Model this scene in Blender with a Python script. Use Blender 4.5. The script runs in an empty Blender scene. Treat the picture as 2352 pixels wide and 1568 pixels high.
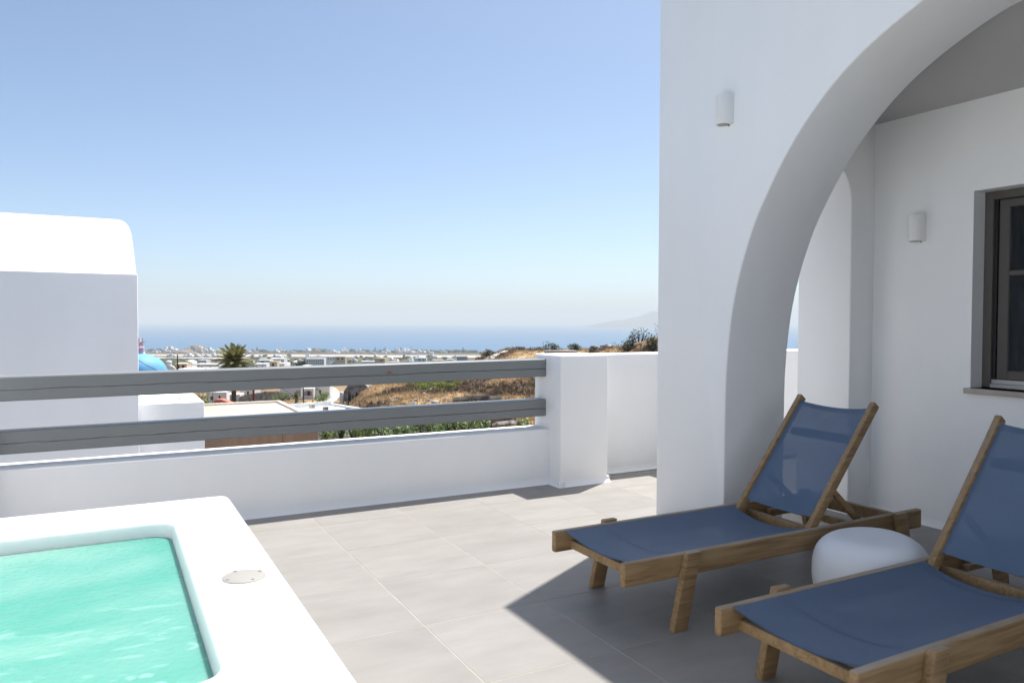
import bpy, bmesh, math, random
from mathutils import Vector, Matrix, noise as mnoise
R = math.radians
sc = bpy.context.scene
col = sc.collection

# ------------------------------------------------------------------ camera
EYE = 1.34
FPX = 3003.0 / 4096.0 * 2352.0            # focal length in pixels of a 2352 wide picture
PITCH, ROLL, TH = 0.02672, 0.00345, 1.07425
cp, sp = math.cos(PITCH), math.sin(PITCH)
FWD = Vector((0, cp, -sp)); U0 = Vector((0, sp, cp)); R0 = Vector((1, 0, 0))
RGT = math.cos(ROLL) * R0 + math.sin(ROLL) * U0
UPV = -math.sin(ROLL) * R0 + math.cos(ROLL) * U0
cam_d = bpy.data.cameras.new('camera'); cam = bpy.data.objects.new('camera', cam_d); col.objects.link(cam)
m3 = Matrix((RGT, UPV, -FWD)).transposed()
cam.matrix_world = Matrix.Translation((0, 0, EYE)) @ m3.to_4x4()
cam_d.sensor_fit = 'HORIZONTAL'; cam_d.sensor_width = 36.0; cam_d.lens = 36.0 * 3003.0 / 4096.0
cam_d.clip_start = 0.05; cam_d.clip_end = 200000.0
cam_d.dof.use_dof = True; cam_d.dof.focus_distance = 6.2; cam_d.dof.aperture_fstop = 4.5
sc.camera = cam

# ------------------------------------------------------------------ sky, sun, exposure
AX = Vector((math.sin(TH), math.cos(TH), 0)); BX = Vector((-math.cos(TH), math.sin(TH), 0))
SUN = (0.42 * AX + 0.235 * BX + Vector((0, 0, 1))).normalized()
elev = math.asin(SUN.z); azim = math.atan2(SUN.x, SUN.y)      # azimuth from +Y towards +X
wd = bpy.data.worlds.new('World'); sc.world = wd; wd.use_nodes = True
wn = wd.node_tree.nodes; wl = wd.node_tree.links
sky = wn.new('ShaderNodeTexSky'); sky.sky_type = 'NISHITA'; sky.sun_disc = False
sky.sun_elevation = elev; sky.sun_rotation = azim; sky.altitude = 0
sky.air_density = 0.62; sky.dust_density = 1.35; sky.ozone_density = 1.8
bg = wn['Background']; bg.inputs['Strength'].default_value = 0.096
tint = wn.new('ShaderNodeMixRGB'); tint.blend_type = 'MULTIPLY'; tint.inputs['Fac'].default_value = 1.0; tint.inputs['Color2'].default_value = (1.0, 1.04, 1.0, 1)
wl.new(sky.outputs['Color'], tint.inputs['Color1']); wl.new(tint.outputs['Color'], bg.inputs['Color'])
sl = bpy.data.lights.new('sun', 'SUN'); sl.energy = 4.0; sl.angle = R(0.53); sl.color = (1.0, 0.97, 0.93)
so = bpy.data.objects.new('sun', sl); col.objects.link(so)
so.rotation_euler = SUN.to_track_quat('Z', 'Y').to_euler(); so.location = (0, 0, 40)
vs = sc.view_settings; vs.view_transform = 'Standard'; vs.look = 'None'; vs.gamma = 1.0
vs.use_curve_mapping = False; vs.exposure = 0.97
sc.render.engine = 'CYCLES'
cy = sc.cycles
cy.use_denoising = True; cy.max_bounces = 10; cy.diffuse_bounces = 5; cy.glossy_bounces = 4
cy.transparent_max_bounces = 24; cy.volume_bounces = 0; cy.caustics_reflective = False; cy.caustics_refractive = False
cy.sample_clamp_indirect = 8.0

# ------------------------------------------------------------------ helpers
ROT = math.atan2(AX.y, AX.x)                                  # turn of the terrace frame
def W(a, b, z=0.0):                                           # terrace frame -> world
    p = AX * a + BX * b; return Vector((p.x, p.y, z))
def at(u, v, d):                                              # point seen at (u, v) of the 2352 picture, d metres ahead
    r = FWD + RGT * ((u - 1176) / FPX) - UPV * ((v - 784) / FPX)
    r = r * (d / r.y); return Vector((r.x, r.y, r.z + EYE))

def tag(o, label=None, cat=None, group=None, kind=None):
    if label: o['label'] = label
    if cat: o['category'] = cat
    if group: o['group'] = group
    if kind: o['kind'] = kind
    return o
def empty(name, loc=(0, 0, 0), rz=0.0):
    e = bpy.data.objects.new(name, None); col.objects.link(e); e.empty_display_size = 0.1
    e.location = loc; e.rotation_euler = (0, 0, rz); return e
def finish(me, mat, smooth=35):
    if mat is not None: me.materials.append(mat)
    if smooth:
        me.shade_smooth(); me.set_sharp_from_angle(angle=R(smooth))
def link(name, me, parent=None, loc=(0, 0, 0), rz=0.0):
    o = bpy.data.objects.new(name, me); col.objects.link(o)
    o.location = loc; o.rotation_euler = (0, 0, rz)
    if parent is not None: o.parent = parent
    return o

class MB:
    """collects shapes, then builds one mesh object"""
    def __init__(s): s.v = []; s.f = []; s.vc = None
    def add(s, vs, fs):
        n = len(s.v); s.v.extend([tuple(p) for p in vs]); s.f.extend([tuple(i + n for i in f) for f in fs]); return s
    def box(s, x0, x1, y0, y1, z0, z1):
        return s.add([(x0, y0, z0), (x1, y0, z0), (x1, y1, z0), (x0, y1, z0), (x0, y0, z1), (x1, y0, z1), (x1, y1, z1), (x0, y1, z1)],
                     [(0, 3, 2, 1), (4, 5, 6, 7), (0, 1, 5, 4), (1, 2, 6, 5), (2, 3, 7, 6), (3, 0, 4, 7)])
    def rbox(s, c, rz, w, d, h):                              # box on its base centre, turned about z
        ca, sa = math.cos(rz), math.sin(rz); vs = []
        for z in (0, h):
            for x, y in ((-w / 2, -d / 2), (w / 2, -d / 2), (w / 2, d / 2), (-w / 2, d / 2)):
                vs.append((c[0] + x * ca - y * sa, c[1] + x * sa + y * ca, c[2] + z))
        return s.add(vs, [(0, 3, 2, 1), (4, 5, 6, 7), (0, 1, 5, 4), (1, 2, 6, 5), (2, 3, 7, 6), (3, 0, 4, 7)])
    def hexa(s, q0, q1):                                      # two quads joined
        return s.add(list(q0) + list(q1), [(3, 2, 1, 0), (4, 5, 6, 7), (0, 1, 5, 4), (1, 2, 6, 5), (2, 3, 7, 6), (3, 0, 4, 7)])
    def prism(s, poly, axis, t0, t1):                         # poly in the two other axes
        def P(p, t):
            if axis == 'x': return (t, p[0], p[1])
            if axis == 'y': return (p[0], t, p[1])
            return (p[0], p[1], t)
        n = len(poly)
        return s.add([P(p, t0) for p in poly] + [P(p, t1) for p in poly],
                     [tuple(range(n)), tuple(range(2 * n - 1, n - 1, -1))] + [(i, n + i, n + (i + 1) % n, (i + 1) % n) for i in range(n)])
    def tube(s, pts, r, n=8, cap=True):
        pts = [Vector(p) for p in pts]; rs = r if isinstance(r, (list, tuple)) else [r] * len(pts)
        base = len(s.v); t0 = None
        for i, p in enumerate(pts):
            t = (pts[min(i + 1, len(pts) - 1)] - pts[max(i - 1, 0)]).normalized()
            up = Vector((0, 0, 1)) if abs(t.z) < 0.9 else Vector((1, 0, 0))
            e1 = t.cross(up).normalized(); e2 = t.cross(e1)
            for k in range(n):
                a = 2 * math.pi * k / n; s.v.append(tuple(p + (e1 * math.cos(a) + e2 * math.sin(a)) * rs[i]))
        for i in range(len(pts) - 1):
            for k in range(n):
                a = base + i * n + k; b = base + i * n + (k + 1) % n
                s.f.append((a, a + n, b + n, b))
        if cap:
            s.f.append(tuple(base + k for k in range(n))); e = base + (len(pts) - 1) * n
            s.f.append(tuple(e + n - 1 - k for k in range(n)))
        return s
    def lathe(s, prof, n=32, c=(0, 0, 0)):
        base = len(s.v)
        for r, z in prof:
            for k in range(n):
                a = 2 * math.pi * k / n; s.v.append((c[0] + r * math.cos(a), c[1] + r * math.sin(a), c[2] + z))
        for i in range(len(prof) - 1):
            for k in range(n):
                a = base + i * n + k; b = base + i * n + (k + 1) % n
                s.f.append((a, b, b + n, a + n))
        s.f.append(tuple(base + n - 1 - k for k in range(n))); e = base + (len(prof) - 1) * n
        s.f.append(tuple(e + k for k in range(n)))
        return s
    def mesh(s, name, mat, bevel=0.0, seg=2, smooth=35, fixn=True):
        me = bpy.data.meshes.new(name); me.from_pydata(s.v, [], s.f); me.update()
        if bevel or fixn:
            bm = bmesh.new(); bm.from_mesh(me)
            if fixn: bmesh.ops.recalc_face_normals(bm, faces=bm.faces)
            if bevel:
                ed = [e for e in bm.edges if len(e.link_faces) == 2 and e.calc_face_angle(0) > 0.6]
                bmesh.ops.bevel(bm, geom=ed, offset=bevel, segments=seg, profile=0.5, affect='EDGES', clamp_overlap=True)
            bm.to_mesh(me); bm.free()
        finish(me, mat, smooth); return me
    def build(s, name, mat, parent=None, bevel=0.0, seg=2, smooth=35, loc=(0, 0, 0), rz=0.0, fixn=True):
        return link(name, s.mesh(name, mat, bevel, seg, smooth, fixn), parent, loc, rz)

def copy_tree(o, parent=None):
    c = o.copy(); col.objects.link(c); c.parent = parent
    for ch in list(o.children): copy_tree(ch, c)
    return c

# ------------------------------------------------------------------ materials
def new_mat(name):
    m = bpy.data.materials.new(name); m.use_nodes = True
    return m, m.node_tree.nodes, m.node_tree.links, m.node_tree.nodes['Principled BSDF']
def mat(name, c, rough=0.8, var=0.08, vscale=3.0, bump=0.0, bscale=60.0, spec=0.4, c2=None, coord='Object', stretch=(1, 1, 1), detail=5, metal=0.0, rnd=0.0):
    m, n, l, p = new_mat(name)
    tc = n.new('ShaderNodeTexCoord'); mp = n.new('ShaderNodeMapping'); mp.inputs['Scale'].default_value = stretch
    l.new(tc.outputs[coord], mp.inputs['Vector'])
    nz = n.new('ShaderNodeTexNoise'); nz.inputs['Scale'].default_value = vscale; nz.inputs['Detail'].default_value = detail
    l.new(mp.outputs['Vector'], nz.inputs['Vector'])
    rp = n.new('ShaderNodeValToRGB'); rp.color_ramp.elements[0].position = 0.32; rp.color_ramp.elements[1].position = 0.68
    c2 = c2 or tuple(min(1, x * (1 + var)) for x in c); c1 = tuple(x * (1 - var) for x in c)
    rp.color_ramp.elements[0].color = (*c1, 1); rp.color_ramp.elements[1].color = (*c2, 1)
    l.new(nz.outputs['Fac'], rp.inputs['Fac']); out = rp.outputs['Color']
    if rnd:
        oi = n.new('ShaderNodeObjectInfo'); hs = n.new('ShaderNodeHueSaturation')
        mr = n.new('ShaderNodeMapRange'); mr.inputs['To Min'].default_value = 1 - rnd; mr.inputs['To Max'].default_value = 1 + rnd
        l.new(oi.outputs['Random'], mr.inputs['Value']); l.new(mr.outputs['Result'], hs.inputs['Value'])
        l.new(out, hs.inputs['Color']); out = hs.outputs['Color']
    l.new(out, p.inputs['Base Color'])
    p.inputs['Roughness'].default_value = rough; p.inputs['Specular IOR Level'].default_value = spec; p.inputs['Metallic'].default_value = metal
    if bump:
        n2 = n.new('ShaderNodeTexNoise'); n2.inputs['Scale'].default_value = bscale; n2.inputs['Detail'].default_value = 4
        l.new(mp.outputs['Vector'], n2.inputs['Vector'])
        b = n.new('ShaderNodeBump'); b.inputs['Strength'].default_value = bump; b.inputs['Distance'].default_value = 0.01
        l.new(n2.outputs['Fac'], b.inputs['Height']); l.new(b.outputs['Normal'], p.inputs['Normal'])
    return m

def plaster_mat(name, c, dirt=0.03, trowel=0.10):
    """limewashed render: broad trowel waves, fine grain, faint weather streaks"""
    m, n, l, p = new_mat(name)
    tc = n.new('ShaderNodeTexCoord')
    n1 = n.new('ShaderNodeTexNoise'); n1.inputs['Scale'].default_value = 0.9; n1.inputs['Detail'].default_value = 6
    mp = n.new('ShaderNodeMapping'); mp.inputs['Scale'].default_value = (2.2, 2.2, 0.7); l.new(tc.outputs['Object'], mp.inputs['Vector'])
    n2 = n.new('ShaderNodeTexNoise'); n2.inputs['Scale'].default_value = 1.0; n2.inputs['Detail'].default_value = 5
    l.new(tc.outputs['Object'], n1.inputs['Vector']); l.new(mp.outputs['Vector'], n2.inputs['Vector'])
    ad = n.new('ShaderNodeMath'); ad.operation = 'MULTIPLY'; l.new(n1.outputs['Fac'], ad.inputs[0]); l.new(n2.outputs['Fac'], ad.inputs[1])
    rp = n.new('ShaderNodeValToRGB'); rp.color_ramp.elements[0].position = 0.12; rp.color_ramp.elements[1].position = 0.34
    rp.color_ramp.elements[0].color = (c[0] * (1 - dirt), c[1] * (1 - dirt * 1.05), c[2] * (1 - dirt * 1.25), 1); rp.color_ramp.elements[1].color = (*c, 1)
    l.new(ad.outputs[0], rp.inputs['Fac']); l.new(rp.outputs['Color'], p.inputs['Base Color'])
    n3 = n.new('ShaderNodeTexNoise'); n3.inputs['Scale'].default_value = 7; n3.inputs['Detail'].default_value = 3
    n4 = n.new('ShaderNodeTexNoise'); n4.inputs['Scale'].default_value = 180; n4.inputs['Detail'].default_value = 2
    l.new(tc.outputs['Object'], n3.inputs['Vector']); l.new(tc.outputs['Object'], n4.inputs['Vector'])
    b1 = n.new('ShaderNodeBump'); b1.inputs['Strength'].default_value = trowel; b1.inputs['Distance'].default_value = 0.03
    b2 = n.new('ShaderNodeBump'); b2.inputs['Strength'].default_value = 0.22; b2.inputs['Distance'].default_value = 0.003
    l.new(n3.outputs['Fac'], b1.inputs['Height']); l.new(n4.outputs['Fac'], b2.inputs['Height'])
    l.new(b1.outputs['Normal'], b2.inputs['Normal']); l.new(b2.outputs['Normal'], p.inputs['Normal'])
    p.inputs['Roughness'].default_value = 0.85; p.inputs['Specular IOR Level'].default_value = 0.25
    return m
M = {}
M['plaster'] = plaster_mat('white_plaster', (0.885, 0.89, 0.89), dirt=0.045)
M['plaster_old'] = plaster_mat('weathered_plaster', (0.60, 0.59, 0.57), dirt=0.14, trowel=0.14)
M['ceiling'] = plaster_mat('grey_ceiling_plaster', (0.50, 0.49, 0.49))  # even grey, darker than the wall plaster
M['grout'] = mat('grout', (0.39, 0.355, 0.30), 0.95, 0.12, 8)
M['sill'] = mat('limestone_sill', (0.42, 0.38, 0.33), 0.7, 0.1, 12)
M['frame'] = mat('taupe_window_frame', (0.105, 0.097, 0.088), 0.5, 0.05, 5)
M['gasket'] = mat('black_gasket', (0.012, 0.012, 0.013), 0.5, 0.1, 5)
M['alu'] = mat('aluminium_track', (0.42, 0.43, 0.44), 0.35, 0.05, 10, metal=0.7)
M['curtain'] = mat('dark_blue_curtain', (0.05, 0.07, 0.11), 0.9, 0.25, 6, stretch=(1, 12, 0.3))
M['sconce'] = mat('white_ceramic', (0.80, 0.79, 0.765), 0.5, 0.02, 5)
M['sconce_in'] = mat('sconce_reflector', (0.33, 0.32, 0.31), 0.5, 0.05, 5)
M['screw'] = mat('brown_screw', (0.09, 0.06, 0.045), 0.4, 0.1, 5)
M['pouf'] = mat('white_polyethylene', (0.74, 0.755, 0.77), 0.42, 0.03, 4, bump=0.12, bscale=220, spec=0.5)
M['tub'] = mat('white_acrylic', (0.84, 0.85, 0.85), 0.3, 0.015, 2, spec=0.5)
_p = M['tub'].node_tree.nodes['Principled BSDF']; _p.inputs['Subsurface Weight'].default_value = 0.6; _p.inputs['Subsurface Radius'].default_value = (0.8, 1.0, 0.95); _p.inputs['Subsurface Scale'].default_value = 0.06
M['lid'] = mat('ivory_plastic', (0.33, 0.315, 0.285), 0.5, 0.03, 5)
M['chip'] = mat('chipped_red_primer', (0.30, 0.10, 0.06), 0.9, 0.2, 60)
M['crack'] = mat('opening_shade', (0.035, 0.030, 0.027), 0.95, 0.3, 30)  # near-black colour standing for the shade inside the cave openings
M['jet'] = mat('grey_jet', (0.28, 0.36, 0.33), 0.4, 0.1, 30)
M['foot'] = mat('dark_rubber', (0.02, 0.02, 0.02), 0.8)
M['house'] = plaster_mat('house_white', (0.78, 0.78, 0.77), dirt=0.15, trowel=0.0)
M['cream'] = mat('cream_render', (0.62, 0.52, 0.38), 0.9, 0.1, 1.5)
M['pinkish'] = mat('pink_cone_shade', (0.62, 0.42, 0.50), 0.8, 0.06, 2)  # pink of lens fringe and shade put into the cone's colour
M['pane'] = mat('dark_window', (0.03, 0.035, 0.045), 0.25, 0.2, 2)
M['shutter'] = mat('brown_shutter', (0.055, 0.03, 0.028), 0.7, 0.2, 2)
M['dome'] = mat('sky_blue_dome_paint', (0.15, 0.40, 0.66), 0.6, 0.10, 1.2, spec=0.3)
M['metal'] = mat('grey_metal', (0.30, 0.30, 0.31), 0.5, 0.1, 5)
M['wire'] = mat('black_cable', (0.015, 0.015, 0.017), 0.7)
M['pole'] = mat('dark_wood_pole', (0.05, 0.04, 0.035), 0.9, 0.3, 5)
M['rust'] = mat('rusty_pole', (0.17, 0.045, 0.035), 0.8, 0.25, 4)
M['beige'] = mat('beige_render', (0.37, 0.285, 0.225), 0.95, 0.10, 1.0, stretch=(3, 3, 0.4))
M['beige_roof'] = mat('sun_bleached_roof', (0.54, 0.43, 0.32), 0.95, 0.09, 0.35, c2=(0.62, 0.53, 0.43), detail=8)
M['coping'] = mat('pale_coping', (0.66, 0.61, 0.54), 0.9, 0.08, 0.8)
M['acunit'] = mat('cream_casing', (0.60, 0.56, 0.47), 0.6, 0.05, 5)
M['redtile'] = mat('terracotta', (0.55, 0.17, 0.11), 0.9, 0.15, 2)
M['bark'] = mat('palm_bark', (0.075, 0.058, 0.045), 0.95, 0.35, 4, stretch=(1, 1, 6))
M['rock'] = mat('grey_volcanic_rock', (0.17, 0.155, 0.14), 0.95, 0.5, 1.5, c2=(0.36, 0.34, 0.31), bump=0.6, bscale=8, detail=8)
M['rockpale'] = mat('pale_rock', (0.40, 0.37, 0.34), 0.95, 0.35, 1.2, bump=0.5, bscale=6)
M['earthcut'] = mat('grey_earth_cut', (0.085, 0.08, 0.072), 0.95, 0.45, 0.8, c2=(0.16, 0.145, 0.125), bump=0.6, bscale=5, detail=8)
M['track'] = mat('pale_dirt', (0.50, 0.44, 0.37), 0.95, 0.15, 0.4, c2=(0.58, 0.54, 0.48))
M['apron'] = mat('pale_runway', (0.42, 0.37, 0.32), 0.95, 0.10, 0.01, coord='Object')
M['concrete'] = mat('concrete_slab', (0.36, 0.33, 0.30), 0.95, 0.15, 0.6)
M['isle'] = mat('bare_island_rock', (0.10, 0.10, 0.09), 0.95, 0.3, 0.0006)
M['mono'] = mat('brown_crag', (0.20, 0.16, 0.125), 0.95, 0.4, 0.06, c2=(0.30, 0.26, 0.22), detail=8)

def leaf_mat(name, c, c2, sheen=0.35, trans=0.25):
    m, n, l, p = new_mat(name)
    g = n.new('ShaderNodeNewGeometry'); nz = n.new('ShaderNodeTexNoise'); nz.inputs['Scale'].default_value = 1.7; nz.inputs['Detail'].default_value = 5
    l.new(g.outputs['Position'], nz.inputs['Vector'])
    mx = n.new('ShaderNodeMath'); mx.operation = 'ADD'; mm = n.new('ShaderNodeMath'); mm.operation = 'MULTIPLY'; mm.inputs[1].default_value = 0.5
    l.new(g.outputs['Random Per Island'], mm.inputs[0]); l.new(nz.outputs['Fac'], mx.inputs[0]); l.new(mm.outputs[0], mx.inputs[1])
    rp = n.new('ShaderNodeValToRGB'); rp.color_ramp.elements[0].position = 0.4; rp.color_ramp.elements[1].position = 1.0
    rp.color_ramp.elements[0].color = (*c, 1); rp.color_ramp.elements[1].color = (*c2, 1)
    l.new(mx.outputs[0], rp.inputs['Fac']); l.new(rp.outputs['Color'], p.inputs['Base Color'])
    p.inputs['Roughness'].default_value = 0.55; p.inputs['Specular IOR Level'].default_value = sheen
    tr = n.new('ShaderNodeBsdfTranslucent'); l.new(rp.outputs['Color'], tr.inputs['Color'])
    ms = n.new('ShaderNodeMixShader'); ms.inputs['Fac'].default_value = trans
    l.new(p.outputs['BSDF'], ms.inputs[1]); l.new(tr.outputs['BSDF'], ms.inputs[2])
    l.new(ms.outputs['Shader'], n['Material Output'].inputs['Surface']); return m
M['fig'] = leaf_mat('fig_leaves', (0.06, 0.12, 0.025), (0.32, 0.42, 0.15), 0.7)
M['bush'] = leaf_mat('grey_green_scrub', (0.045, 0.06, 0.03), (0.125, 0.14, 0.075))
M['vine'] = leaf_mat('vine_leaves', (0.07, 0.13, 0.02), (0.32, 0.33, 0.06))
M['dry'] = leaf_mat('dry_grass_blades', (0.25, 0.155, 0.075), (0.53, 0.39, 0.22), 0.2)
M['scrub'] = leaf_mat('brown_scrub', (0.05, 0.038, 0.028), (0.15, 0.105, 0.065), 0.2)
M['palm'] = leaf_mat('palm_leaflets', (0.075, 0.095, 0.025), (0.33, 0.29, 0.11), 0.4)
M['fartree'] = leaf_mat('dark_tree_leaves', (0.03, 0.05, 0.025), (0.075, 0.095, 0.045), 0.2)
M['olive'] = leaf_mat('olive_leaves', (0.055, 0.075, 0.035), (0.14, 0.16, 0.08), 0.3)

def tile_mat():
    m, n, l, p = new_mat('greige_porcelain')
    tc = n.new('ShaderNodeTexCoord'); oi = n.new('ShaderNodeObjectInfo')
    mu = n.new('ShaderNodeVectorMath'); mu.operation = 'SCALE'; mu.inputs[0].default_value = (37.0, 91.0, 53.0)
    l.new(oi.outputs['Random'], mu.inputs['Scale'])
    ad = n.new('ShaderNodeVectorMath'); l.new(tc.outputs['Object'], ad.inputs[0]); l.new(mu.outputs['Vector'], ad.inputs[1])
    mp = n.new('ShaderNodeMapping'); mp.inputs['Scale'].default_value = (1.6, 4.5, 1); l.new(ad.outputs['Vector'], mp.inputs['Vector'])
    n1 = n.new('ShaderNodeTexNoise'); n1.inputs['Scale'].default_value = 1.6; n1.inputs['Detail'].default_value = 7; n1.inputs['Roughness'].default_value = 0.6
    l.new(mp.outputs['Vector'], n1.inputs['Vector'])
    rp = n.new('ShaderNodeValToRGB'); rp.color_ramp.elements[0].position = 0.3; rp.color_ramp.elements[1].position = 0.7
    rp.color_ramp.elements[0].color = (0.245, 0.229, 0.209, 1); rp.color_ramp.elements[1].color = (0.288, 0.272, 0.251, 1)
    l.new(n1.outputs['Fac'], rp.inputs['Fac'])
    hs = n.new('ShaderNodeHueSaturation'); mr = n.new('ShaderNodeMapRange'); mr.inputs['To Min'].default_value = 0.95; mr.inputs['To Max'].default_value = 1.05
    l.new(oi.outputs['Random'], mr.inputs['Value']); l.new(mr.outputs['Result'], hs.inputs['Value']); l.new(rp.outputs['Color'], hs.inputs['Color'])
    l.new(hs.outputs['Color'], p.inputs['Base Color'])
    n2 = n.new('ShaderNodeTexNoise'); n2.inputs['Scale'].default_value = 9; n2.inputs['Detail'].default_value = 6; l.new(ad.outputs['Vector'], n2.inputs['Vector'])
    r2 = n.new('ShaderNodeMapRange'); r2.inputs['To Min'].default_value = 0.42; r2.inputs['To Max'].default_value = 0.62
    l.new(n2.outputs['Fac'], r2.inputs['Value']); l.new(r2.outputs['Result'], p.inputs['Roughness'])
    p.inputs['Specular IOR Level'].default_value = 0.4
    return m
M['tile'] = tile_mat()

def wood_mat():
    m, n, l, p = new_mat('weathered_teak')
    tc = n.new('ShaderNodeTexCoord'); oi = n.new('ShaderNodeObjectInfo')
    mu = n.new('ShaderNodeVectorMath'); mu.operation = 'SCALE'; mu.inputs[0].default_value = (11.0, 7.0, 5.0); l.new(oi.outputs['Random'], mu.inputs['Scale'])
    ad = n.new('ShaderNodeVectorMath'); l.new(tc.outputs['Object'], ad.inputs[0]); l.new(mu.outputs['Vector'], ad.inputs[1])
    mp = n.new('ShaderNodeMapping'); mp.inputs['Scale'].default_value = (2.0, 26, 26); l.new(ad.outputs['Vector'], mp.inputs['Vector'])
    n1 = n.new('ShaderNodeTexNoise'); n1.inputs['Scale'].default_value = 1.4; n1.inputs['Detail'].default_value = 8; n1.inputs['Distortion'].default_value = 1.2
    l.new(mp.outputs['Vector'], n1.inputs['Vector'])
    n3 = n.new('ShaderNodeTexNoise'); n3.inputs['Scale'].default_value = 4; n3.inputs['Detail'].default_value = 4; l.new(ad.outputs['Vector'], n3.inputs['Vector'])
    rp = n.new('ShaderNodeValToRGB'); e = rp.color_ramp.elements; e[0].position = 0.28; e[1].position = 0.75
    e[0].color = (0.19, 0.12, 0.060, 1); e[1].color = (0.36, 0.25, 0.13, 1); k = e.new(0.5); k.color = (0.285, 0.185, 0.092, 1)
    l.new(n1.outputs['Fac'], rp.inputs['Fac'])
    grey = n.new('ShaderNodeMixRGB'); grey.blend_type = 'MIX'; grey.inputs['Color2'].default_value = (0.36, 0.315, 0.25, 1)
    # the upper faces have silvered in the weather
    g = n.new('ShaderNodeNewGeometry'); sx = n.new('ShaderNodeSeparateXYZ'); l.new(g.outputs['Normal'], sx.inputs[0])
    mr = n.new('ShaderNodeMapRange'); mr.inputs['From Min'].default_value = 0.5; mr.inputs['From Max'].default_value = 0.95; mr.inputs['To Max'].default_value = 0.9
    l.new(sx.outputs['Z'], mr.inputs['Value'])
    m2 = n.new('ShaderNodeMapRange'); m2.inputs['From Min'].default_value = 0.4; m2.inputs['From Max'].default_value = 0.66; m2.inputs['To Min'].default_value = 0.35
    l.new(n3.outputs['Fac'], m2.inputs['Value'])
    mm = n.new('ShaderNodeMath'); mm.operation = 'MULTIPLY'; l.new(mr.outputs['Result'], mm.inputs[0]); l.new(m2.outputs['Result'], mm.inputs[1])
    l.new(mm.outputs[0], grey.inputs['Fac']); l.new(rp.outputs['Color'], grey.inputs['Color1']); l.new(grey.outputs['Color'], p.inputs['Base Color'])
    b = n.new('ShaderNodeBump'); b.inputs['Strength'].default_value = 0.3; b.inputs['Distance'].default_value = 0.004
    l.new(n1.outputs['Fac'], b.inputs['Height']); l.new(b.outputs['Normal'], p.inputs['Normal'])
    p.inputs['Roughness'].default_value = 0.6; p.inputs['Specular IOR Level'].default_value = 0.3
    return m
M['wood'] = wood_mat()

def fabric_mat():
    m, n, l, p = new_mat('navy_mesh_fabric')
    p.inputs['Base Color'].default_value = (0.042, 0.066, 0.125, 1); p.inputs['Roughness'].default_value = 0.55; p.inputs['Specular IOR Level'].default_value = 0.45
    tc = n.new('ShaderNodeTexCoord')
    nz = n.new('ShaderNodeTexNoise'); nz.inputs['Scale'].default_value = 5; nz.inputs['Detail'].default_value = 4; l.new(tc.outputs['Object'], nz.inputs['Vector'])
    rp = n.new('ShaderNodeValToRGB'); rp.color_ramp.elements[0].color = (0.080, 0.124, 0.198, 1); rp.color_ramp.elements[1].color = (0.095, 0.148, 0.236, 1)
    l.new(nz.outputs['Fac'], rp.inputs['Fac']); l.new(rp.outputs['Color'], p.inputs['Base Color'])
    w = n.new('ShaderNodeTexWave'); w.inputs['Scale'].default_value = 130; w.bands_direction = 'X'; l.new(tc.outputs['Object'], w.inputs['Vector'])
    w2 = n.new('ShaderNodeTexWave'); w2.inputs['Scale'].default_value = 130; w2.bands_direction = 'Y'; l.new(tc.outputs['Object'], w2.inputs['Vector'])
    a = n.new('ShaderNodeMath'); l.new(w.outputs['Fac'], a.inputs[0]); l.new(w2.outputs['Fac'], a.inputs[1])
    b = n.new('ShaderNodeBump'); b.inputs['Strength'].default_value = 0.25; b.inputs['Distance'].default_value = 0.002
    l.new(a.outputs[0], b.inputs['Height']); l.new(b.outputs['Normal'], p.inputs['Normal'])
    t = n.new('ShaderNodeBsdfTransparent'); ms = n.new('ShaderNodeMixShader'); ms.inputs['Fac'].default_value = 0.06
    l.new(p.outputs['BSDF'], ms.inputs[1]); l.new(t.outputs['BSDF'], ms.inputs[2])
    l.new(ms.outputs['Shader'], n['Material Output'].inputs['Surface']); return m
M['fabric'] = fabric_mat()

def rail_mat():
    m = mat('grey_gloss_rail_paint', (0.200, 0.215, 0.218), 0.38, 0.05, 2.0, bump=0.06, bscale=30, spec=0.5, stretch=(0.3, 1, 1)); return m
M['rail'] = rail_mat()

def pane_glass():
    m, n, l, p = new_mat('window_glass')
    gl = n.new('ShaderNodeBsdfGlossy'); gl.inputs['Roughness'].default_value = 0.02
    t = n.new('ShaderNodeBsdfTransparent'); t.inputs['Color'].default_value = (0.7, 0.75, 0.78, 1)
    fr = n.new('ShaderNodeFresnel'); fr.inputs['IOR'].default_value = 1.5
    ms = n.new('ShaderNodeMixShader'); l.new(fr.outputs['Fac'], ms.inputs['Fac']); l.new(t.outputs['BSDF'], ms.inputs[1]); l.new(gl.outputs['BSDF'], ms.inputs[2])
    l.new(ms.outputs['Shader'], n['Material Output'].inputs['Surface']); return m
M['glass'] = pane_glass()

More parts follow.
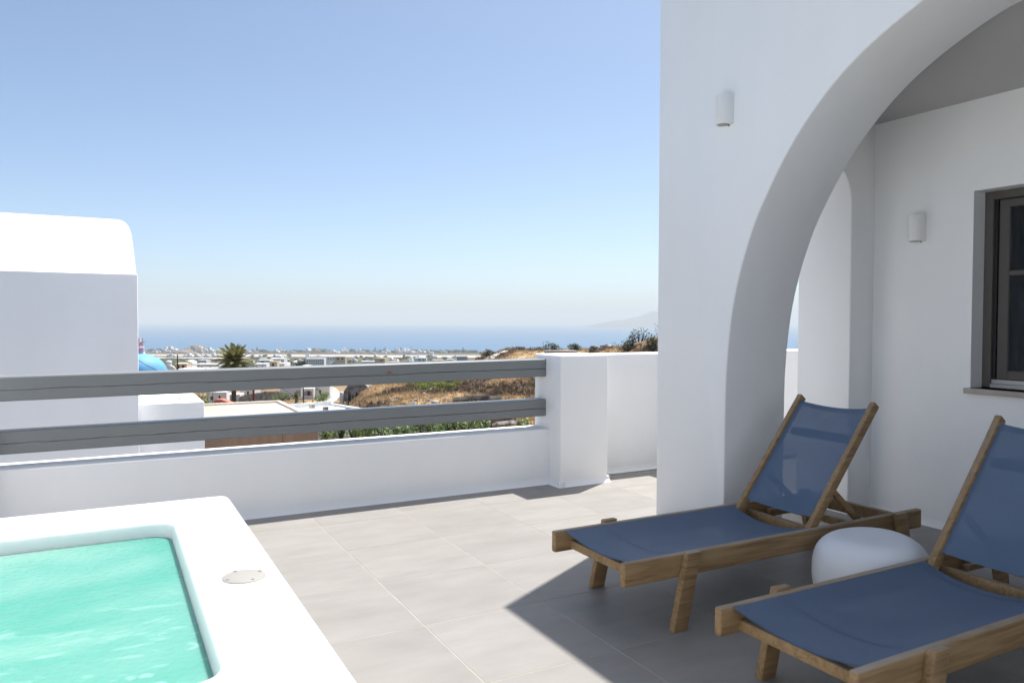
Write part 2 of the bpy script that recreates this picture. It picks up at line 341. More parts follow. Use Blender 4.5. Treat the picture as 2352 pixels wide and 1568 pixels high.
def pool_mat():
    m, n, l, p = new_mat('turquoise_water'); n.remove(p)
    tc = n.new('ShaderNodeTexCoord')
    n1 = n.new('ShaderNodeTexNoise'); n1.inputs['Scale'].default_value = 5.0; n1.inputs['Detail'].default_value = 6; n1.inputs['Distortion'].default_value = 0.9
    n2 = n.new('ShaderNodeTexNoise'); n2.inputs['Scale'].default_value = 46.0; n2.inputs['Detail'].default_value = 3
    l.new(tc.outputs['Object'], n1.inputs['Vector']); l.new(tc.outputs['Object'], n2.inputs['Vector'])
    b1 = n.new('ShaderNodeBump'); b1.inputs['Strength'].default_value = 0.10; b1.inputs['Distance'].default_value = 0.03; l.new(n1.outputs['Fac'], b1.inputs['Height'])
    b2 = n.new('ShaderNodeBump'); b2.inputs['Strength'].default_value = 0.5; b2.inputs['Distance'].default_value = 0.010; l.new(n2.outputs['Fac'], b2.inputs['Height']); l.new(b1.outputs['Normal'], b2.inputs['Normal'])
    gl = n.new('ShaderNodeBsdfGlossy'); gl.inputs['Roughness'].default_value = 0.02; l.new(b2.outputs['Normal'], gl.inputs['Normal'])
    t = n.new('ShaderNodeBsdfTransparent'); t.inputs['Color'].default_value = (0.93, 1.0, 0.985, 1)
    fr = n.new('ShaderNodeFresnel'); fr.inputs['IOR'].default_value = 1.333; l.new(b2.outputs['Normal'], fr.inputs['Normal'])
    ms = n.new('ShaderNodeMixShader'); l.new(fr.outputs['Fac'], ms.inputs['Fac']); l.new(t.outputs['BSDF'], ms.inputs[1]); l.new(gl.outputs['BSDF'], ms.inputs[2])
    # streaks of fine bubbles drifting on the surface
    mp = n.new('ShaderNodeMapping'); mp.inputs['Scale'].default_value = (1.0, 2.6, 1); mp.inputs['Rotation'].default_value = (0, 0, 0.5); l.new(tc.outputs['Object'], mp.inputs['Vector'])
    n3 = n.new('ShaderNodeTexNoise'); n3.inputs['Scale'].default_value = 4.2; n3.inputs['Detail'].default_value = 9; n3.inputs['Roughness'].default_value = 0.62; n3.inputs['Distortion'].default_value = 1.6
    l.new(mp.outputs['Vector'], n3.inputs['Vector'])
    sx = n.new('ShaderNodeSeparateXYZ'); l.new(tc.outputs['Object'], sx.inputs[0])
    near = n.new('ShaderNodeMapRange'); near.inputs['From Min'].default_value = 0.25; near.inputs['From Max'].default_value = -0.55; near.inputs['To Min'].default_value = 0.0; near.inputs['To Max'].default_value = 0.8
    l.new(sx.outputs['Y'], near.inputs['Value'])
    rp = n.new('ShaderNodeValToRGB'); rp.color_ramp.elements[0].position = 0.55; rp.color_ramp.elements[1].position = 0.78
    l.new(n3.outputs['Fac'], rp.inputs['Fac'])
    mm = n.new('ShaderNodeMath'); mm.operation = 'MULTIPLY'; l.new(rp.outputs['Color'], mm.inputs[0]); l.new(near.outputs['Result'], mm.inputs[1])
    df = n.new('ShaderNodeBsdfDiffuse'); df.inputs['Color'].default_value = (0.62, 0.80, 0.76, 1)
    # the water itself is milky with air: most light is sent back from just under the surface
    milk = n.new('ShaderNodeBsdfPrincipled'); milk.inputs['Roughness'].default_value = 1.0; milk.inputs['Specular IOR Level'].default_value = 0.0
    milk.inputs['Subsurface Weight'].default_value = 0.65; milk.inputs['Subsurface Radius'].default_value = (0.5, 1.0, 0.9); milk.inputs['Subsurface Scale'].default_value = 0.10
    n5 = n.new('ShaderNodeTexNoise'); n5.inputs['Scale'].default_value = 1.6; n5.inputs['Detail'].default_value = 5; n5.inputs['Distortion'].default_value = 1.0; l.new(tc.outputs['Object'], n5.inputs['Vector'])
    r5 = n.new('ShaderNodeValToRGB'); r5.color_ramp.elements[0].position = 0.3; r5.color_ramp.elements[1].position = 0.72
    r5.color_ramp.elements[0].color = (0.045, 0.30, 0.225, 1); r5.color_ramp.elements[1].color = (0.20, 0.42, 0.345, 1)
    l.new(n5.outputs['Fac'], r5.inputs['Fac']); l.new(r5.outputs['Color'], milk.inputs['Base Color'])
    body = n.new('ShaderNodeMixShader'); body.inputs['Fac'].default_value = 0.85; l.new(t.outputs['BSDF'], body.inputs[1]); l.new(milk.outputs['BSDF'], body.inputs[2])
    foam = n.new('ShaderNodeMixShader'); l.new(mm.outputs[0], foam.inputs['Fac']); l.new(body.outputs['Shader'], foam.inputs[1]); l.new(df.outputs['BSDF'], foam.inputs[2])
    l.new(foam.outputs['Shader'], ms.inputs[1])
    l.new(ms.outputs['Shader'], n['Material Output'].inputs['Surface'])
    va = n.new('ShaderNodeVolumeAbsorption'); va.inputs['Color'].default_value = (0.0, 0.80, 0.62, 1); va.inputs['Density'].default_value = 1.2
    l.new(va.outputs['Volume'], n['Material Output'].inputs['Volume']); return m
M['pool'] = pool_mat()

def sea_mat():
    m, n, l, p = new_mat('sea_water')
    p.inputs['Base Color'].default_value = (0.015, 0.085, 0.17, 1); p.inputs['Roughness'].default_value = 0.28; p.inputs['IOR'].default_value = 1.333
    g = n.new('ShaderNodeNewGeometry')
    mp = n.new('ShaderNodeMapping'); mp.inputs['Scale'].default_value = (0.0012, 0.0045, 1); l.new(g.outputs['Position'], mp.inputs['Vector'])
    nz = n.new('ShaderNodeTexNoise'); nz.inputs['Scale'].default_value = 1.0; nz.inputs['Detail'].default_value = 6; l.new(mp.outputs['Vector'], nz.inputs['Vector'])
    rp = n.new('ShaderNodeValToRGB'); rp.color_ramp.elements[0].position = 0.3; rp.color_ramp.elements[1].position = 0.7
    rp.color_ramp.elements[0].color = (0.008, 0.085, 0.19, 1); rp.color_ramp.elements[1].color = (0.014, 0.115, 0.235, 1)
    l.new(nz.outputs['Fac'], rp.inputs['Fac']); l.new(rp.outputs['Color'], p.inputs['Base Color'])
    n2 = n.new('ShaderNodeTexNoise'); n2.inputs['Scale'].default_value = 0.12; n2.inputs['Detail'].default_value = 4; l.new(g.outputs['Position'], n2.inputs['Vector'])
    b = n.new('ShaderNodeBump'); b.inputs['Strength'].default_value = 0.7; b.inputs['Distance'].default_value = 1.2; l.new(n2.outputs['Fac'], b.inputs['Height']); l.new(b.outputs['Normal'], p.inputs['Normal'])
    return m
M['sea'] = sea_mat()

def land_mat():
    m, n, l, p = new_mat('dry_island_ground')
    at_ = n.new('ShaderNodeAttribute'); at_.attribute_name = 'land'
    g = n.new('ShaderNodeNewGeometry')
    n1 = n.new('ShaderNodeTexNoise'); n1.inputs['Scale'].default_value = 0.55; n1.inputs['Detail'].default_value = 9; n1.inputs['Roughness'].default_value = 0.65
    l.new(g.outputs['Position'], n1.inputs['Vector'])
    rp = n.new('ShaderNodeValToRGB'); rp.color_ramp.elements[0].position = 0.33; rp.color_ramp.elements[1].position = 0.68
    rp.color_ramp.elements[0].color = (0.5, 0.46, 0.42, 1); rp.color_ramp.elements[1].color = (1.3, 1.28, 1.22, 1)
    l.new(n1.outputs['Fac'], rp.inputs['Fac'])
    mx = n.new('ShaderNodeMixRGB'); mx.blend_type = 'MULTIPLY'; mx.inputs['Fac'].default_value = 1.0
    l.new(at_.outputs['Color'], mx.inputs['Color1']); l.new(rp.outputs['Color'], mx.inputs['Color2']); l.new(mx.outputs['Color'], p.inputs['Base Color'])
    n2 = n.new('ShaderNodeTexNoise'); n2.inputs['Scale'].default_value = 1.1; n2.inputs['Detail'].default_value = 8; l.new(g.outputs['Position'], n2.inputs['Vector'])
    b = n.new('ShaderNodeBump'); b.inputs['Strength'].default_value = 0.8; b.inputs['Distance'].default_value = 0.6; l.new(n2.outputs['Fac'], b.inputs['Height']); l.new(b.outputs['Normal'], p.inputs['Normal'])
    p.inputs['Roughness'].default_value = 0.95; p.inputs['Specular IOR Level'].default_value = 0.1
    return m
M['land'] = land_mat()

# ------------------------------------------------------------------ ground: terrain, sea
rng = random.Random(7)
SEA_Z = EYE - 190.0
PROF = [(0, 4.5), (20, 5.6), (40, 8.6), (50, 9.9), (64, 11.2), (80, 12.4), (100, 14.0), (150, 18.2), (250, 25.5), (400, 35), (800, 54), (1200, 74),
        (1800, 101), (2500, 130), (3200, 155), (3900, 176), (4450, 187.2), (4640, 189.4), (4900, 194), (5600, 200)]
def interp(tab, x):
    if x <= tab[0][0]: return tab[0][1]
    for (x0, y0), (x1, y1) in zip(tab, tab[1:]):
        if x <= x1: return y0 + (y1 - y0) * (x - x0) / (x1 - x0)
    return tab[-1][1]
def sm(e0, e1, x):
    t = max(0.0, min(1.0, (x - e0) / (e1 - e0))); return t * t * (3 - 2 * t)
# rise of the hill: (x/y of its skyline, metres below the eye there, distance of its brow)
HB = [(-0.30, 19.0, 150), (-0.24, 15.5, 150), (-0.20, 12.5, 152), (-0.14, 11.0, 158), (-0.09, 10.2, 165), (-0.052, 8.6, 168), (-0.032, 7.3, 168), (-0.015, 6.2, 166), (0.003, 5.75, 164),
      (0.03, 5.8, 160), (0.07, 5.5, 150), (0.12, 4.8, 136), (0.15, 4.1, 126), (0.165, 3.4, 120), (0.20, 3.3, 116), (0.24, 4.4, 114), (0.29, 8.2, 112), (0.6, 10.0, 110)]
def fbm(x, y, s, o=4, seed=0.0):
    v = 0; a = 1
    for i in range(o):
        v += a * mnoise.noise(Vector((x * s, y * s, seed + i * 7.3))); a *= 0.5; s *= 2.03
    return v
def ground_drop(x, y):
    d = max(8.0, y)
    base = interp(PROF, d if y > 0 else 8)
    if d < 420 and y > 20:
        s = x / d
        top = interp([(h[0], h[1]) for h in HB], s); br = interp([(h[0], h[2]) for h in HB], s)
        foot = 66.0; fd = interp(PROF, foot) + 0.2
        if d <= br:
            t = max(0, (d - foot) / (br - foot)); hd = fd + (top - fd) * (0.55 * t + 0.45 * sm(0, 1, t))
            if d < foot: hd = 99
        else:
            hd = top + (d - br) * 0.22
        g = sm(-0.275, -0.20, s)
        hd = hd + (1 - g) * 12
        if hd < base:
            nz = fbm(x, y, 0.045, 4, 3.1) * 0.9 + fbm(x, y, 0.16, 3, 9.7) * 0.35
            k = sm(foot, foot + 25, d) * (1 - 0.75 * sm(br - 18, br, d))
            # cut terraces give the slope a few steps
            st = math.sin(hd * 2.1 + fbm(x, y, 0.02, 2, 1.0) * 2.5) * 0.38
            base = min(base, hd + (nz + st) * k)
    elif d >= 420:
        base += fbm(x, y, 0.0016, 3, 5.0) * min(2.6, d * 0.0016)
    return base
def gz(x, y): return EYE - ground_drop(x, y)

def land_colour(x, y, dr):
    d = y; s = x / max(d, 1)
    dry = Vector((0.31, 0.20, 0.105)); brown = Vector((0.105, 0.072, 0.048)); straw = Vector((0.47, 0.35, 0.21)); grey = Vector((0.15, 0.135, 0.12))
    if d < 420:
        a = sm(-0.12, 0.16, fbm(x, y, 0.06, 3, 12.0)); c = brown.lerp(dry, a)
        c = c.lerp(straw, sm(0.1, 0.45, fbm(x, y, 0.06, 3, 12.0)) * 0.85)
        c = c.lerp(grey, sm(0.15, 0.55, fbm(x, y, 0.11, 3, 44.0)) * 0.6)
        if d > 200: c = c.lerp(Vector((0.30, 0.22, 0.14)), sm(200, 400, d))
        return c
    # the plain: strips of vineyard, fallow and bare soil
    cell = mnoise.cell(Vector((x * 0.0042 + 0.35 * fbm(x, y, 0.001, 2, 2.0), y * 0.0058, 1.0)))
    c = [Vector((0.28, 0.20, 0.13)), Vector((0.075, 0.10, 0.045)), Vector((0.20, 0.16, 0.10)), Vector((0.10, 0.12, 0.06)), Vector((0.33, 0.26, 0.19)), Vector((0.16, 0.14, 0.085))][int(abs(cell) * 5.999) % 6]
    green = Vector((0.045, 0.072, 0.034))
    c = c.lerp(green, 0.92 * (1 - sm(-0.36, -0.28, s)) * sm(500, 700, d) * (1 - sm(2500, 2850, d)))
    c = c.lerp(Vector((0.085, 0.098, 0.055)), 0.45)
    c = c.lerp(Vector((0.20, 0.165, 0.125)), sm(2800, 3300, d) * 0.6)
    c = c.lerp(Vector((0.13, 0.115, 0.08)), sm(4050, 4350, d) * 0.7)
    return c * 0.78
def build_land():
    angs = []
    a = -1.15
    while a < 1.15:
        angs.append(a); a += 0.0042 if -0.52 < a < 0.26 else 0.02
    ds = [9.0]
    while ds[-1] < 5400:
        q = ds[-1]; ds.append(q * (1.016 if 60 < q < 190 else 1.026))
    vs_, fs_, cs_ = [], [], []
    n = len(angs)
    for d in ds:
        for a in angs:
            x = d * math.tan(a); dr = ground_drop(x, d); vs_.append((x, d, EYE - dr)); cs_.append(land_colour(x, d, dr))
    for i in range(len(ds) - 1):
        for j in range(n - 1):
            k = i * n + j; fs_.append((k, k + 1, k + n + 1, k + n))
    me = bpy.data.meshes.new('terrain'); me.from_pydata(vs_, [], fs_); me.update()
    at_ = me.color_attributes.new('land', 'FLOAT_COLOR', 'POINT')
    flat = []
    for c in cs_: flat.extend((c.x, c.y, c.z, 1.0))
    at_.data.foreach_set('color', flat)
    finish(me, M['land'], 0); me.shade_smooth()
    return tag(link('terrain', me), 'dry brown hillside falling to a flat patchwork plain by the sea', kind='structure')
build_land()
# ground right behind and beside the terrace, out of the photograph
MB().add([(-60, -60, -4.6), (60, -60, -4.6), (60, 9.2, -4.3), (-60, 9.2, -4.3)], [(0, 1, 2, 3)]).build('near_ground', M['concrete'], None)
tag(bpy.data.objects['near_ground'], 'pale hard ground around the foot of the villa', kind='structure')
sb = MB()
FAR = 60000.0
rows = [4200, 5200, 6500, 9000, 13000, 20000, 32000, FAR]; cols_ = [-FAR, -30000, -14000, -6000, -2500, 0, 2500, 6000, 14000, 30000, FAR]
sb.add([(x, y, SEA_Z) for y in rows for x in cols_], [(j * 11 + i, j * 11 + i + 1, (j + 1) * 11 + i + 1, (j + 1) * 11 + i) for j in range(7) for i in range(10)])
tag(sb.build('sea', M['sea'], None, smooth=0), 'calm blue sea stretching to the hazy horizon', kind='structure')

# ------------------------------------------------------------------ terrace floor with its tiles
slab = MB().box(-3.2, 9.0, -3.2, 5.30, -4.6, -0.0012).build('terrace_floor', M['grout'], None, smooth=0, rz=ROT)
tag(slab, 'terrace floor of large greige porcelain tiles with pale joints', kind='structure')
PA, PB, JA, JB = 0.603, 0.606, 1.226, 4.884
def tile_mesh(w, d):
    return MB().box(-w / 2, w / 2, -d / 2, d / 2, -0.012, 0.0).mesh('tile', M['tile'], bevel=0.0012, seg=1)
full = tile_mesh(PA - 0.0042, PB - 0.0042); part_cache = {}
i0 = -7
for i in range(i0, 6):
    a0 = JA + i * PA; a1 = min(a0 + PA, 4.775)
    if i == 5 and a1 - a0 < 0.05: continue
    for j in range(-1, 13):
        b1 = JB - j * PB; b0 = b1 - PB; b1 = min(b1, 5.285)
        if b0 < -2.9: continue
        w, d = a1 - a0, b1 - b0
        if abs(w - PA) < 1e-3 and abs(d - PB) < 1e-3: me = full
        else:
            key = (round(w, 3), round(d, 3))
            if key not in part_cache: part_cache[key] = tile_mesh(w - 0.0042, d - 0.0042)
            me = part_cache[key]
        link('tile', me, slab, ((a0 + a1) / 2, (b0 + b1) / 2, rng.uniform(-0.0004, 0.0004)))
# the strip of tiles beyond the villa's corner, along the parapet
for i in range(6, 11):
    a0 = JA + i * PA
    for j in range(-1, 2):
        b1 = min(JB - j * PB, 5.285); b0 = JB - j * PB - PB
        key = (round(PA, 3), round(b1 - b0, 3))
        if key not in part_cache: part_cache[key] = tile_mesh(PA - 0.0042, b1 - b0 - 0.0042)
        link('tile', part_cache[key], slab, (a0 + PA / 2, (b0 + b1) / 2, 0))

# ------------------------------------------------------------------ parapet
def cove(mb, a0, a1, b, out=0.028, up=0.05):                  # flared foot of the render, running along a
    prof = [(b + 0.02, 0.0), (b - out, 0.0), (b - out * 0.55, up * 0.22), (b - out * 0.2, up * 0.55), (b - 0.001, up), (b + 0.02, up)]
    mb.prism(prof, 'x', a0, a1)
parapet = empty('parapet', W(0, 0), ROT)
tag(parapet, 'white plastered parapet with square piers edging the terrace', 'parapet')
MB().box(-1.2, 3.30, 5.29, 5.55, -5.2, 0.456).build('low_wall', M['plaster'], parapet, bevel=0.012, seg=3)
MB().box(3.60, 7.4, 5.40, 5.64, -5.2, 1.055).build('tall_wall', M['plaster'], parapet, bevel=0.012, seg=3)
MB().box(3.225, 3.695, 5.125, 5.545, -0.02, 1.067).build('pier', M['plaster'], parapet, bevel=0.014, seg=3)
MB().box(4.60, 5.07, 5.125, 5.56, -0.02, 1.067).build('pier', M['plaster'], parapet, bevel=0.014, seg=3)
MB().box(-1.05, -0.583, 5.125, 5.56, -0.02, 1.067).build('pier', M['plaster'], parapet, bevel=0.014, seg=3)
sk = MB(); cove(sk, -0.6, 3.24, 5.29); cove(sk, 3.21, 3.71, 5.125); cove(sk, 3.69, 4.62, 5.40)
sk.prism([(3.26, 0.0), (3.197, 0.0), (3.21, 0.012), (3.22, 0.03), (3.226, 0.05), (3.26, 0.05)], 'y', 5.10, 5.30)
sk.build('skirting', M['plaster'], parapet)

# unseen tall white walls, added to bounce sunlight onto the shaded plaster
cw_ = empty('bounce_wall', W(-2.3, -2.9), ROT); tag(cw_, 'added white plastered wall, out of view, bouncing sunlight onto the terrace', 'wall')
MB().box(-.25, 0.0, -.3, 8.6, -.02, 2.7).build('side_bounce_wall', M['plaster'], cw_, bevel=.012)
MB().box(0.002, 5.6, -.3, -.05, -.02, 3.1).build('rear_bounce_wall', M['plaster'], cw_, bevel=.012)

# ------------------------------------------------------------------ wooden rails
def make_rail(z0, z1, drop, seed, chip=False):
    r_ = random.Random(seed); mb = MB(); a0, a1, b0, b1 = -0.60, 3.26, 5.352, 5.492
    root = empty('wooden_rail', W(a0, b0, z0), ROT)
    n = 260; zc = 0.5; walk = 0.0; rings = []
    for i in range(n + 1):
        t = i / n; a = a0 + (a1 - a0) * t; dz = drop * (1 - t)
        if r_.random() < 0.16: walk = walk * .55 + r_.uniform(-0.0028, 0.0028)
        g = 0.0008 + 0.0014 * max(0, 0.4 + fbm(t * 40, seed, 1.0, 2)) + 0.0010 * t
        zm = (z0 + z1) / 2 - dz - 0.006 + walk + 0.0012 * fbm(t * 8, seed + 3, 1.0, 2); e = 0.007
        zt, zb = z1 - dz, z0 - dz
        sec = [(b0 + e, zt), (b0, zt - e), (b0, zm + g), (b0 + 0.016, zm), (b0, zm - g), (b0, zb + e), (b0 + e, zb), (b1 - e, zb), (b1, zb + e), (b1, zt - e), (b1 - e, zt)]
        rings.append([(a - a0, p[0] - b0, p[1] - z0) for p in sec])
    k = len(rings[0])
    mb.v = [p for r in rings for p in r]
    mb.f = [(i * k + j, i * k + (j + 1) % k, (i + 1) * k + (j + 1) % k, (i + 1) * k + j) for i in range(n) for j in range(k)]
    mb.f += [tuple(range(k)), tuple(n * k + j for j in range(k - 1, -1, -1))]
    mb.build('beam', M['rail'], root, smooth=25)
    if chip:                                                   # bare primer where the paint has flaked at the crack
        a, z = 1.86 - a0, 0.074 - drop * 0.35
        pts = [(a - 0.030, z + .004), (a - 0.014, z + .013), (a + 0.002, z + 0.019), (a + 0.018, z + 0.011), (a + 0.036, z + .004), (a + 0.010, z + .002)]
        MB().prism(pts, 'y', -0.0012, 0.002).build('paint_chip', M['chip'], root)
    return root
r1 = make_rail(0.883, 1.031, 0.030, 3, True); tag(r1, 'upper thick grey painted wooden rail with a long crack, above the low wall', 'railing', 'rails between the parapet piers')
r2 = make_rail(0.554, 0.694, 0.018, 11); tag(r2, 'lower grey painted wooden rail with a fine crack, nearer the low wall top', 'railing', 'rails between the parapet piers')

# ------------------------------------------------------------------ villa with its arched porch
villa = empty('villa', W(3.31, 4.03), ROT)
tag(villa, 'white plastered villa with a wide arched porch and recessed window', 'house')
def vb(name, m, *bx, bevel=0.0, seg=2, parent=None):
    a0, a1, b0, b1, z0, z1 = bx
    return MB().box(a0 - 3.31, a1 - 3.31, b0 - 4.03, b1 - 4.03, z0, z1).build(name, m, parent or villa, bevel=bevel, seg=seg)
ROOF = 4.0
arch_r = [(3.390, 0.0), (3.388, 0.6), (3.384, 0.95), (3.374, 1.12), (3.360, 1.25), (3.338, 1.40), (3.300, 1.56), (3.245, 1.73), (3.165, 1.92), (3.065, 2.09), (2.96, 2.245), (2.84, 2.39), (2.70, 2.525), (2.56, 2.63), (2.43, 2.705), (2.29, 2.77), (2.15, 2.823), (2.0, 2.862), (1.83, 2.888), (1.65, 2.897)]
def smooth_curve(pts, k=4):
    out = []
    for i in range(len(pts) - 1):
        p0, p1, p2, p3 = pts[max(i - 1, 0)], pts[i], pts[i + 1], pts[min(i + 2, len(pts) - 1)]
        for j in range(k):
            t = j / k
            out.append(tuple(0.5 * (2 * p1[c] + (p2[c] - p0[c]) * t + (2 * p0[c] - 5 * p1[c] + 4 * p2[c] - p3[c]) * t * t + (3 * p1[c] - p0[c] - 3 * p2[c] + p3[c]) * t ** 3) for c in (0, 1)))
    return out + [pts[-1]]
ar = smooth_curve(arch_r, 3)
al = [(3.30 - p[0], p[1]) for p in reversed(ar)][1:]
poly = [(-3.0, -0.02), (-3.0, ROOF), (4.03, ROOF), (4.03, -0.02)] + [(ar[0][0], -0.02)] + ar[1:] + al[:-1] + [(al[-1][0], -0.02)]
fw = MB().prism([(p[0] - 4.03, p[1]) for p in poly], 'x', 0.0, 0.515)
fw.build('front_wall', M['plaster'], villa, bevel=0.011, seg=3, smooth=40)
# end wall of the porch with its own narrow arched opening
aw = [(4.54, -0.02), (4.54, 2.16)] + [(4.22 + 0.32 * math.cos(R(t)), 2.16 + 0.32 * math.sin(R(t))) for t in range(9, 180, 9)] + [(3.90, 2.16), (3.90, -0.02)]
epoly = [(3.815, -0.02), (3.815, 3.0), (4.80, 3.0), (4.80, -0.02)] + aw
MB().prism([(p[0] - 3.31, p[1]) for p in epoly], 'y', 3.46 - 4.03, 3.91 - 4.03).build('end_wall', M['plaster'], villa, bevel=0.011, seg=3, smooth=40)
# back wall around the window
bw = MB()
WB0, WB1, WZ0, WZ1 = 1.50, 2.770, 0.932, 2.163
for bx in ((4.78, 5.04, -3.0, WB0, -0.02, 3.0), (4.78, 5.04, WB1, 3.906, -0.02, 3.0), (4.78, 5.04, WB0, WB1, -0.02, WZ0), (4.78, 5.04, WB0, WB1, WZ1, 3.0)):
    bw.box(bx[0] - 3.31, bx[1] - 3.31, bx[2] - 4.03, bx[3] - 4.03, bx[4], bx[5])
bw.build('back_wall', M['plaster'], villa, smooth=0)
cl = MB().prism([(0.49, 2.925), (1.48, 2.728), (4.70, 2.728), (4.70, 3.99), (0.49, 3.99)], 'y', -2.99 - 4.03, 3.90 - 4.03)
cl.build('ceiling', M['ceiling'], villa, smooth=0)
vb('far_wall', M['plaster'], 7.8, 8.02, -2.98, 3.88, -0.02, 2.735)
vb('side_wall', M['plaster'], 5.03, 7.81, 3.62, 3.895, -0.02, 2.735)
vb('side_wall', M['plaster'], 3.81, 7.81, -2.97, -2.7, -0.02, 2.735)
sk = MB(); sk.prism([(4.80 - 3.31, 0), (4.755 - 3.31, 0), (4.768 - 3.31, 0.012), (4.776 - 3.31, 0.03), (4.779 - 3.31, 0.05), (4.80 - 3.31, 0.05)], 'y', -2.9 - 4.03, 3.46 - 4.03)
sk.build('skirting', M['plaster'], villa)
# window: frame, sash, muntin, panes, sill
FD = 4.90                                                      # face of the outer frame
win = MB()
def wbx(mb, a0, a1, b0, b1, z0, z1): mb.box(a0 - 3.31, a1 - 3.31, b0 - 4.03, b1 - 4.03, z0, z1)
wbx(win, FD, FD + .07, WB1 - 0.052, WB1 + .002, WZ0 + 0.001, WZ1 + .001); wbx(win, FD, FD + .07, WB0 - .002, WB0 + 0.052, WZ0 + 0.001, WZ1 + .001); wbx(win, FD, FD + .07, WB0 + .052, WB1 - .052, WZ1 - 0.052, WZ1 + .001)
wf = win.build('window', M['frame'], villa, bevel=0.004, seg=1)
for g0, g1 in ((WB1 - 0.072, WB1 - .052), (WB0 + 0.052, WB0 + .072)):
    g = MB(); wbx(g, FD + .018, FD + .075, g0, g1, WZ0 + .03, WZ1 - .053); g.build('gasket', M['gasket'], wf, smooth=0)
tr = MB(); wbx(tr, FD - .006, FD + .08, WB0 + .053, WB1 - 0.053, WZ0 + .001, WZ0 + .028); wbx(tr, FD + 0.01, FD + .03, WB0 + .053, WB1 - 0.053, WZ0 + .028, WZ0 + .055); tr.build('track', M['alu'], wf, bevel=0.002, seg=1)
mid = (WB0 + WB1) / 2
for b0, b1 in ((WB0 + .073, mid - .003), (mid + .003, WB1 - .073)):
    s_ = MB(); w_ = 0.062; A0, A1 = FD + .03, FD + .065; z0, z1 = WZ0 + .056, WZ1 - .054
    wbx(s_, A0, A1, b0, b0 + w_, z0, z1); wbx(s_, A0, A1, b1 - w_, b1, z0, z1); wbx(s_, A0, A1, b0 + w_, b1 - w_, z0, z0 + .055); wbx(s_, A0, A1, b0 + w_, b1 - w_, z1 - .05, z1); wbx(s_, A0 + .004, A1 - .004, b0 + w_, b1 - w_, 1.635, 1.665)
    s_.build('sash', M['frame'], wf, bevel=0.003, seg=1)
    for z0_, z1_ in ((z0 + .055, 1.635), (1.665, z1 - .05)):
        g = MB(); wbx(g, FD + .044, FD + .05, b0 + w_, b1 - w_, z0_, z1_); g.build('pane', M['glass'], wf, smooth=0)
sl_ = MB(); wbx(sl_, 4.745, 4.98, WB0 - .03, WB1 + .025, WZ0 - .033, WZ0); sl_.build('sill', M['sill'], wf, bevel=0.004, seg=2)
cu = MB(); n = 60
cv = []
for i in range(n + 1):
    b = WB0 - .05 + (WB1 - WB0 + .1) * i / n; a = 5.16 + 0.022 * math.sin(i * 1.3) + 0.008 * math.sin(i * 3.1)
    cv += [(a - 3.31, b - 4.03, 0.85), (a - 3.31, b - 4.03, 2.3)]
cu.add(cv, [(2 * i, 2 * i + 2, 2 * i + 3, 2 * i + 1) for i in range(n)]); cu.build('curtain', M['curtain'], wf)

# ------------------------------------------------------------------ wall sconces
def sconce(a, b, z, label):
    """half-round up-and-down light; wall plane at a, centre b, underside z"""
    root = empty('wall_sconce', W(a, b, z), ROT); tag(root, label, 'wall light', 'sconces on the villa walls')
    prof = [(0.0, -0.052), (-0.022, -0.052)] + [(-0.026 - 0.052 * math.sin(R(t)), -0.052 * math.cos(R(t))) for t in range(0, 181, 15)] + [(-0.022, 0.052), (0.0, 0.052)]
    sh = MB().prism([(p[0], p[1]) for p in prof], 'z', 0.0, 0.176).build('shade', M['sconce'], root, bevel=0.002, seg=2)
    MB().lathe([(0.034, -0.001), (0.032, -0.0025), (0.0005, -0.0025)], 24, (-0.036, 0, 0)).build('lamp_opening', M['sconce_in'], sh)
    MB().lathe([(0.034, 0.177), (0.032, 0.1785), (0.0005, 0.1785)], 24, (-0.036, 0, 0)).build('lamp_opening', M['sconce_in'], sh)
    MB().lathe([(0.0045, -0.009), (0.005, -0.004), (0.003, 0.0)], 10, (-0.010, -0.02, 0)).build('screw', M['screw'], sh)
    return root
sconce(3.311, 3.392, 2.524, 'white half-round sconce high on the outer wall beside the arch')
sconce(4.781, 3.128, 1.882, 'white half-round sconce on the porch wall beside the window')

# ------------------------------------------------------------------ whirlpool tub
TZ = 0.58
tub = empty('hot_tub', W(-0.54, 2.44), ROT)
tag(tub, 'square white acrylic hot tub filled with turquoise water', 'hot tub')
def rrect(a0, a1, b0, b1, r, z, k=7):
    out = []
    for cx_, cy_, s0 in ((a1 - r, b1 - r, 0), (a0 + r, b1 - r, 90), (a0 + r, b0 + r, 180), (a1 - r, b0 + r, 270)):
        for i in range(k):
            t = R(s0 + 90 * i / (k - 1)); out.append((cx_ + r * math.cos(t) + 0.54, cy_ + r * math.sin(t) - 2.44, z))
    return out
O = (-1.55, 0.470, 1.40, 3.475); I = (-1.28, 0.218, 1.69, 3.125)
def inset(r, d): return (r[0] + d, r[1] - d, r[2] + d, r[3] - d)
loops = [rrect(*O, .035, 0.002), rrect(*O, .035, TZ - .03)]
for t in (30, 60, 90): loops.append(rrect(*inset(O, .03 * (1 - math.cos(R(t)))), .035, TZ - .03 + .03 * math.sin(R(t))))
for t in (90, 60, 30, 0): loops.append(rrect(*inset(I, -.016 * (1 - math.cos(R(t)))), .075, TZ - .016 + .016 * math.sin(R(t))))
loops += [rrect(*inset(I, .012), .08, TZ - .10), rrect(*inset(I, .03), .09, TZ - .20), rrect(*inset(I, .05), .10, TZ - .30), rrect(*inset(I, .11), .12, TZ - .36), rrect(*inset(I, .20), .14, .20), rrect(*inset(I, .26), .16, .06), rrect(*inset(I, .36), .16, .03)]
mb = MB(); k = len(loops[0]); mb.v = [p for lp in loops for p in lp]
mb.f = [(i * k + j, i * k + (j + 1) % k, (i + 1) * k + (j + 1) % k, (i + 1) * k + j) for i in range(len(loops) - 1) for j in range(k)]
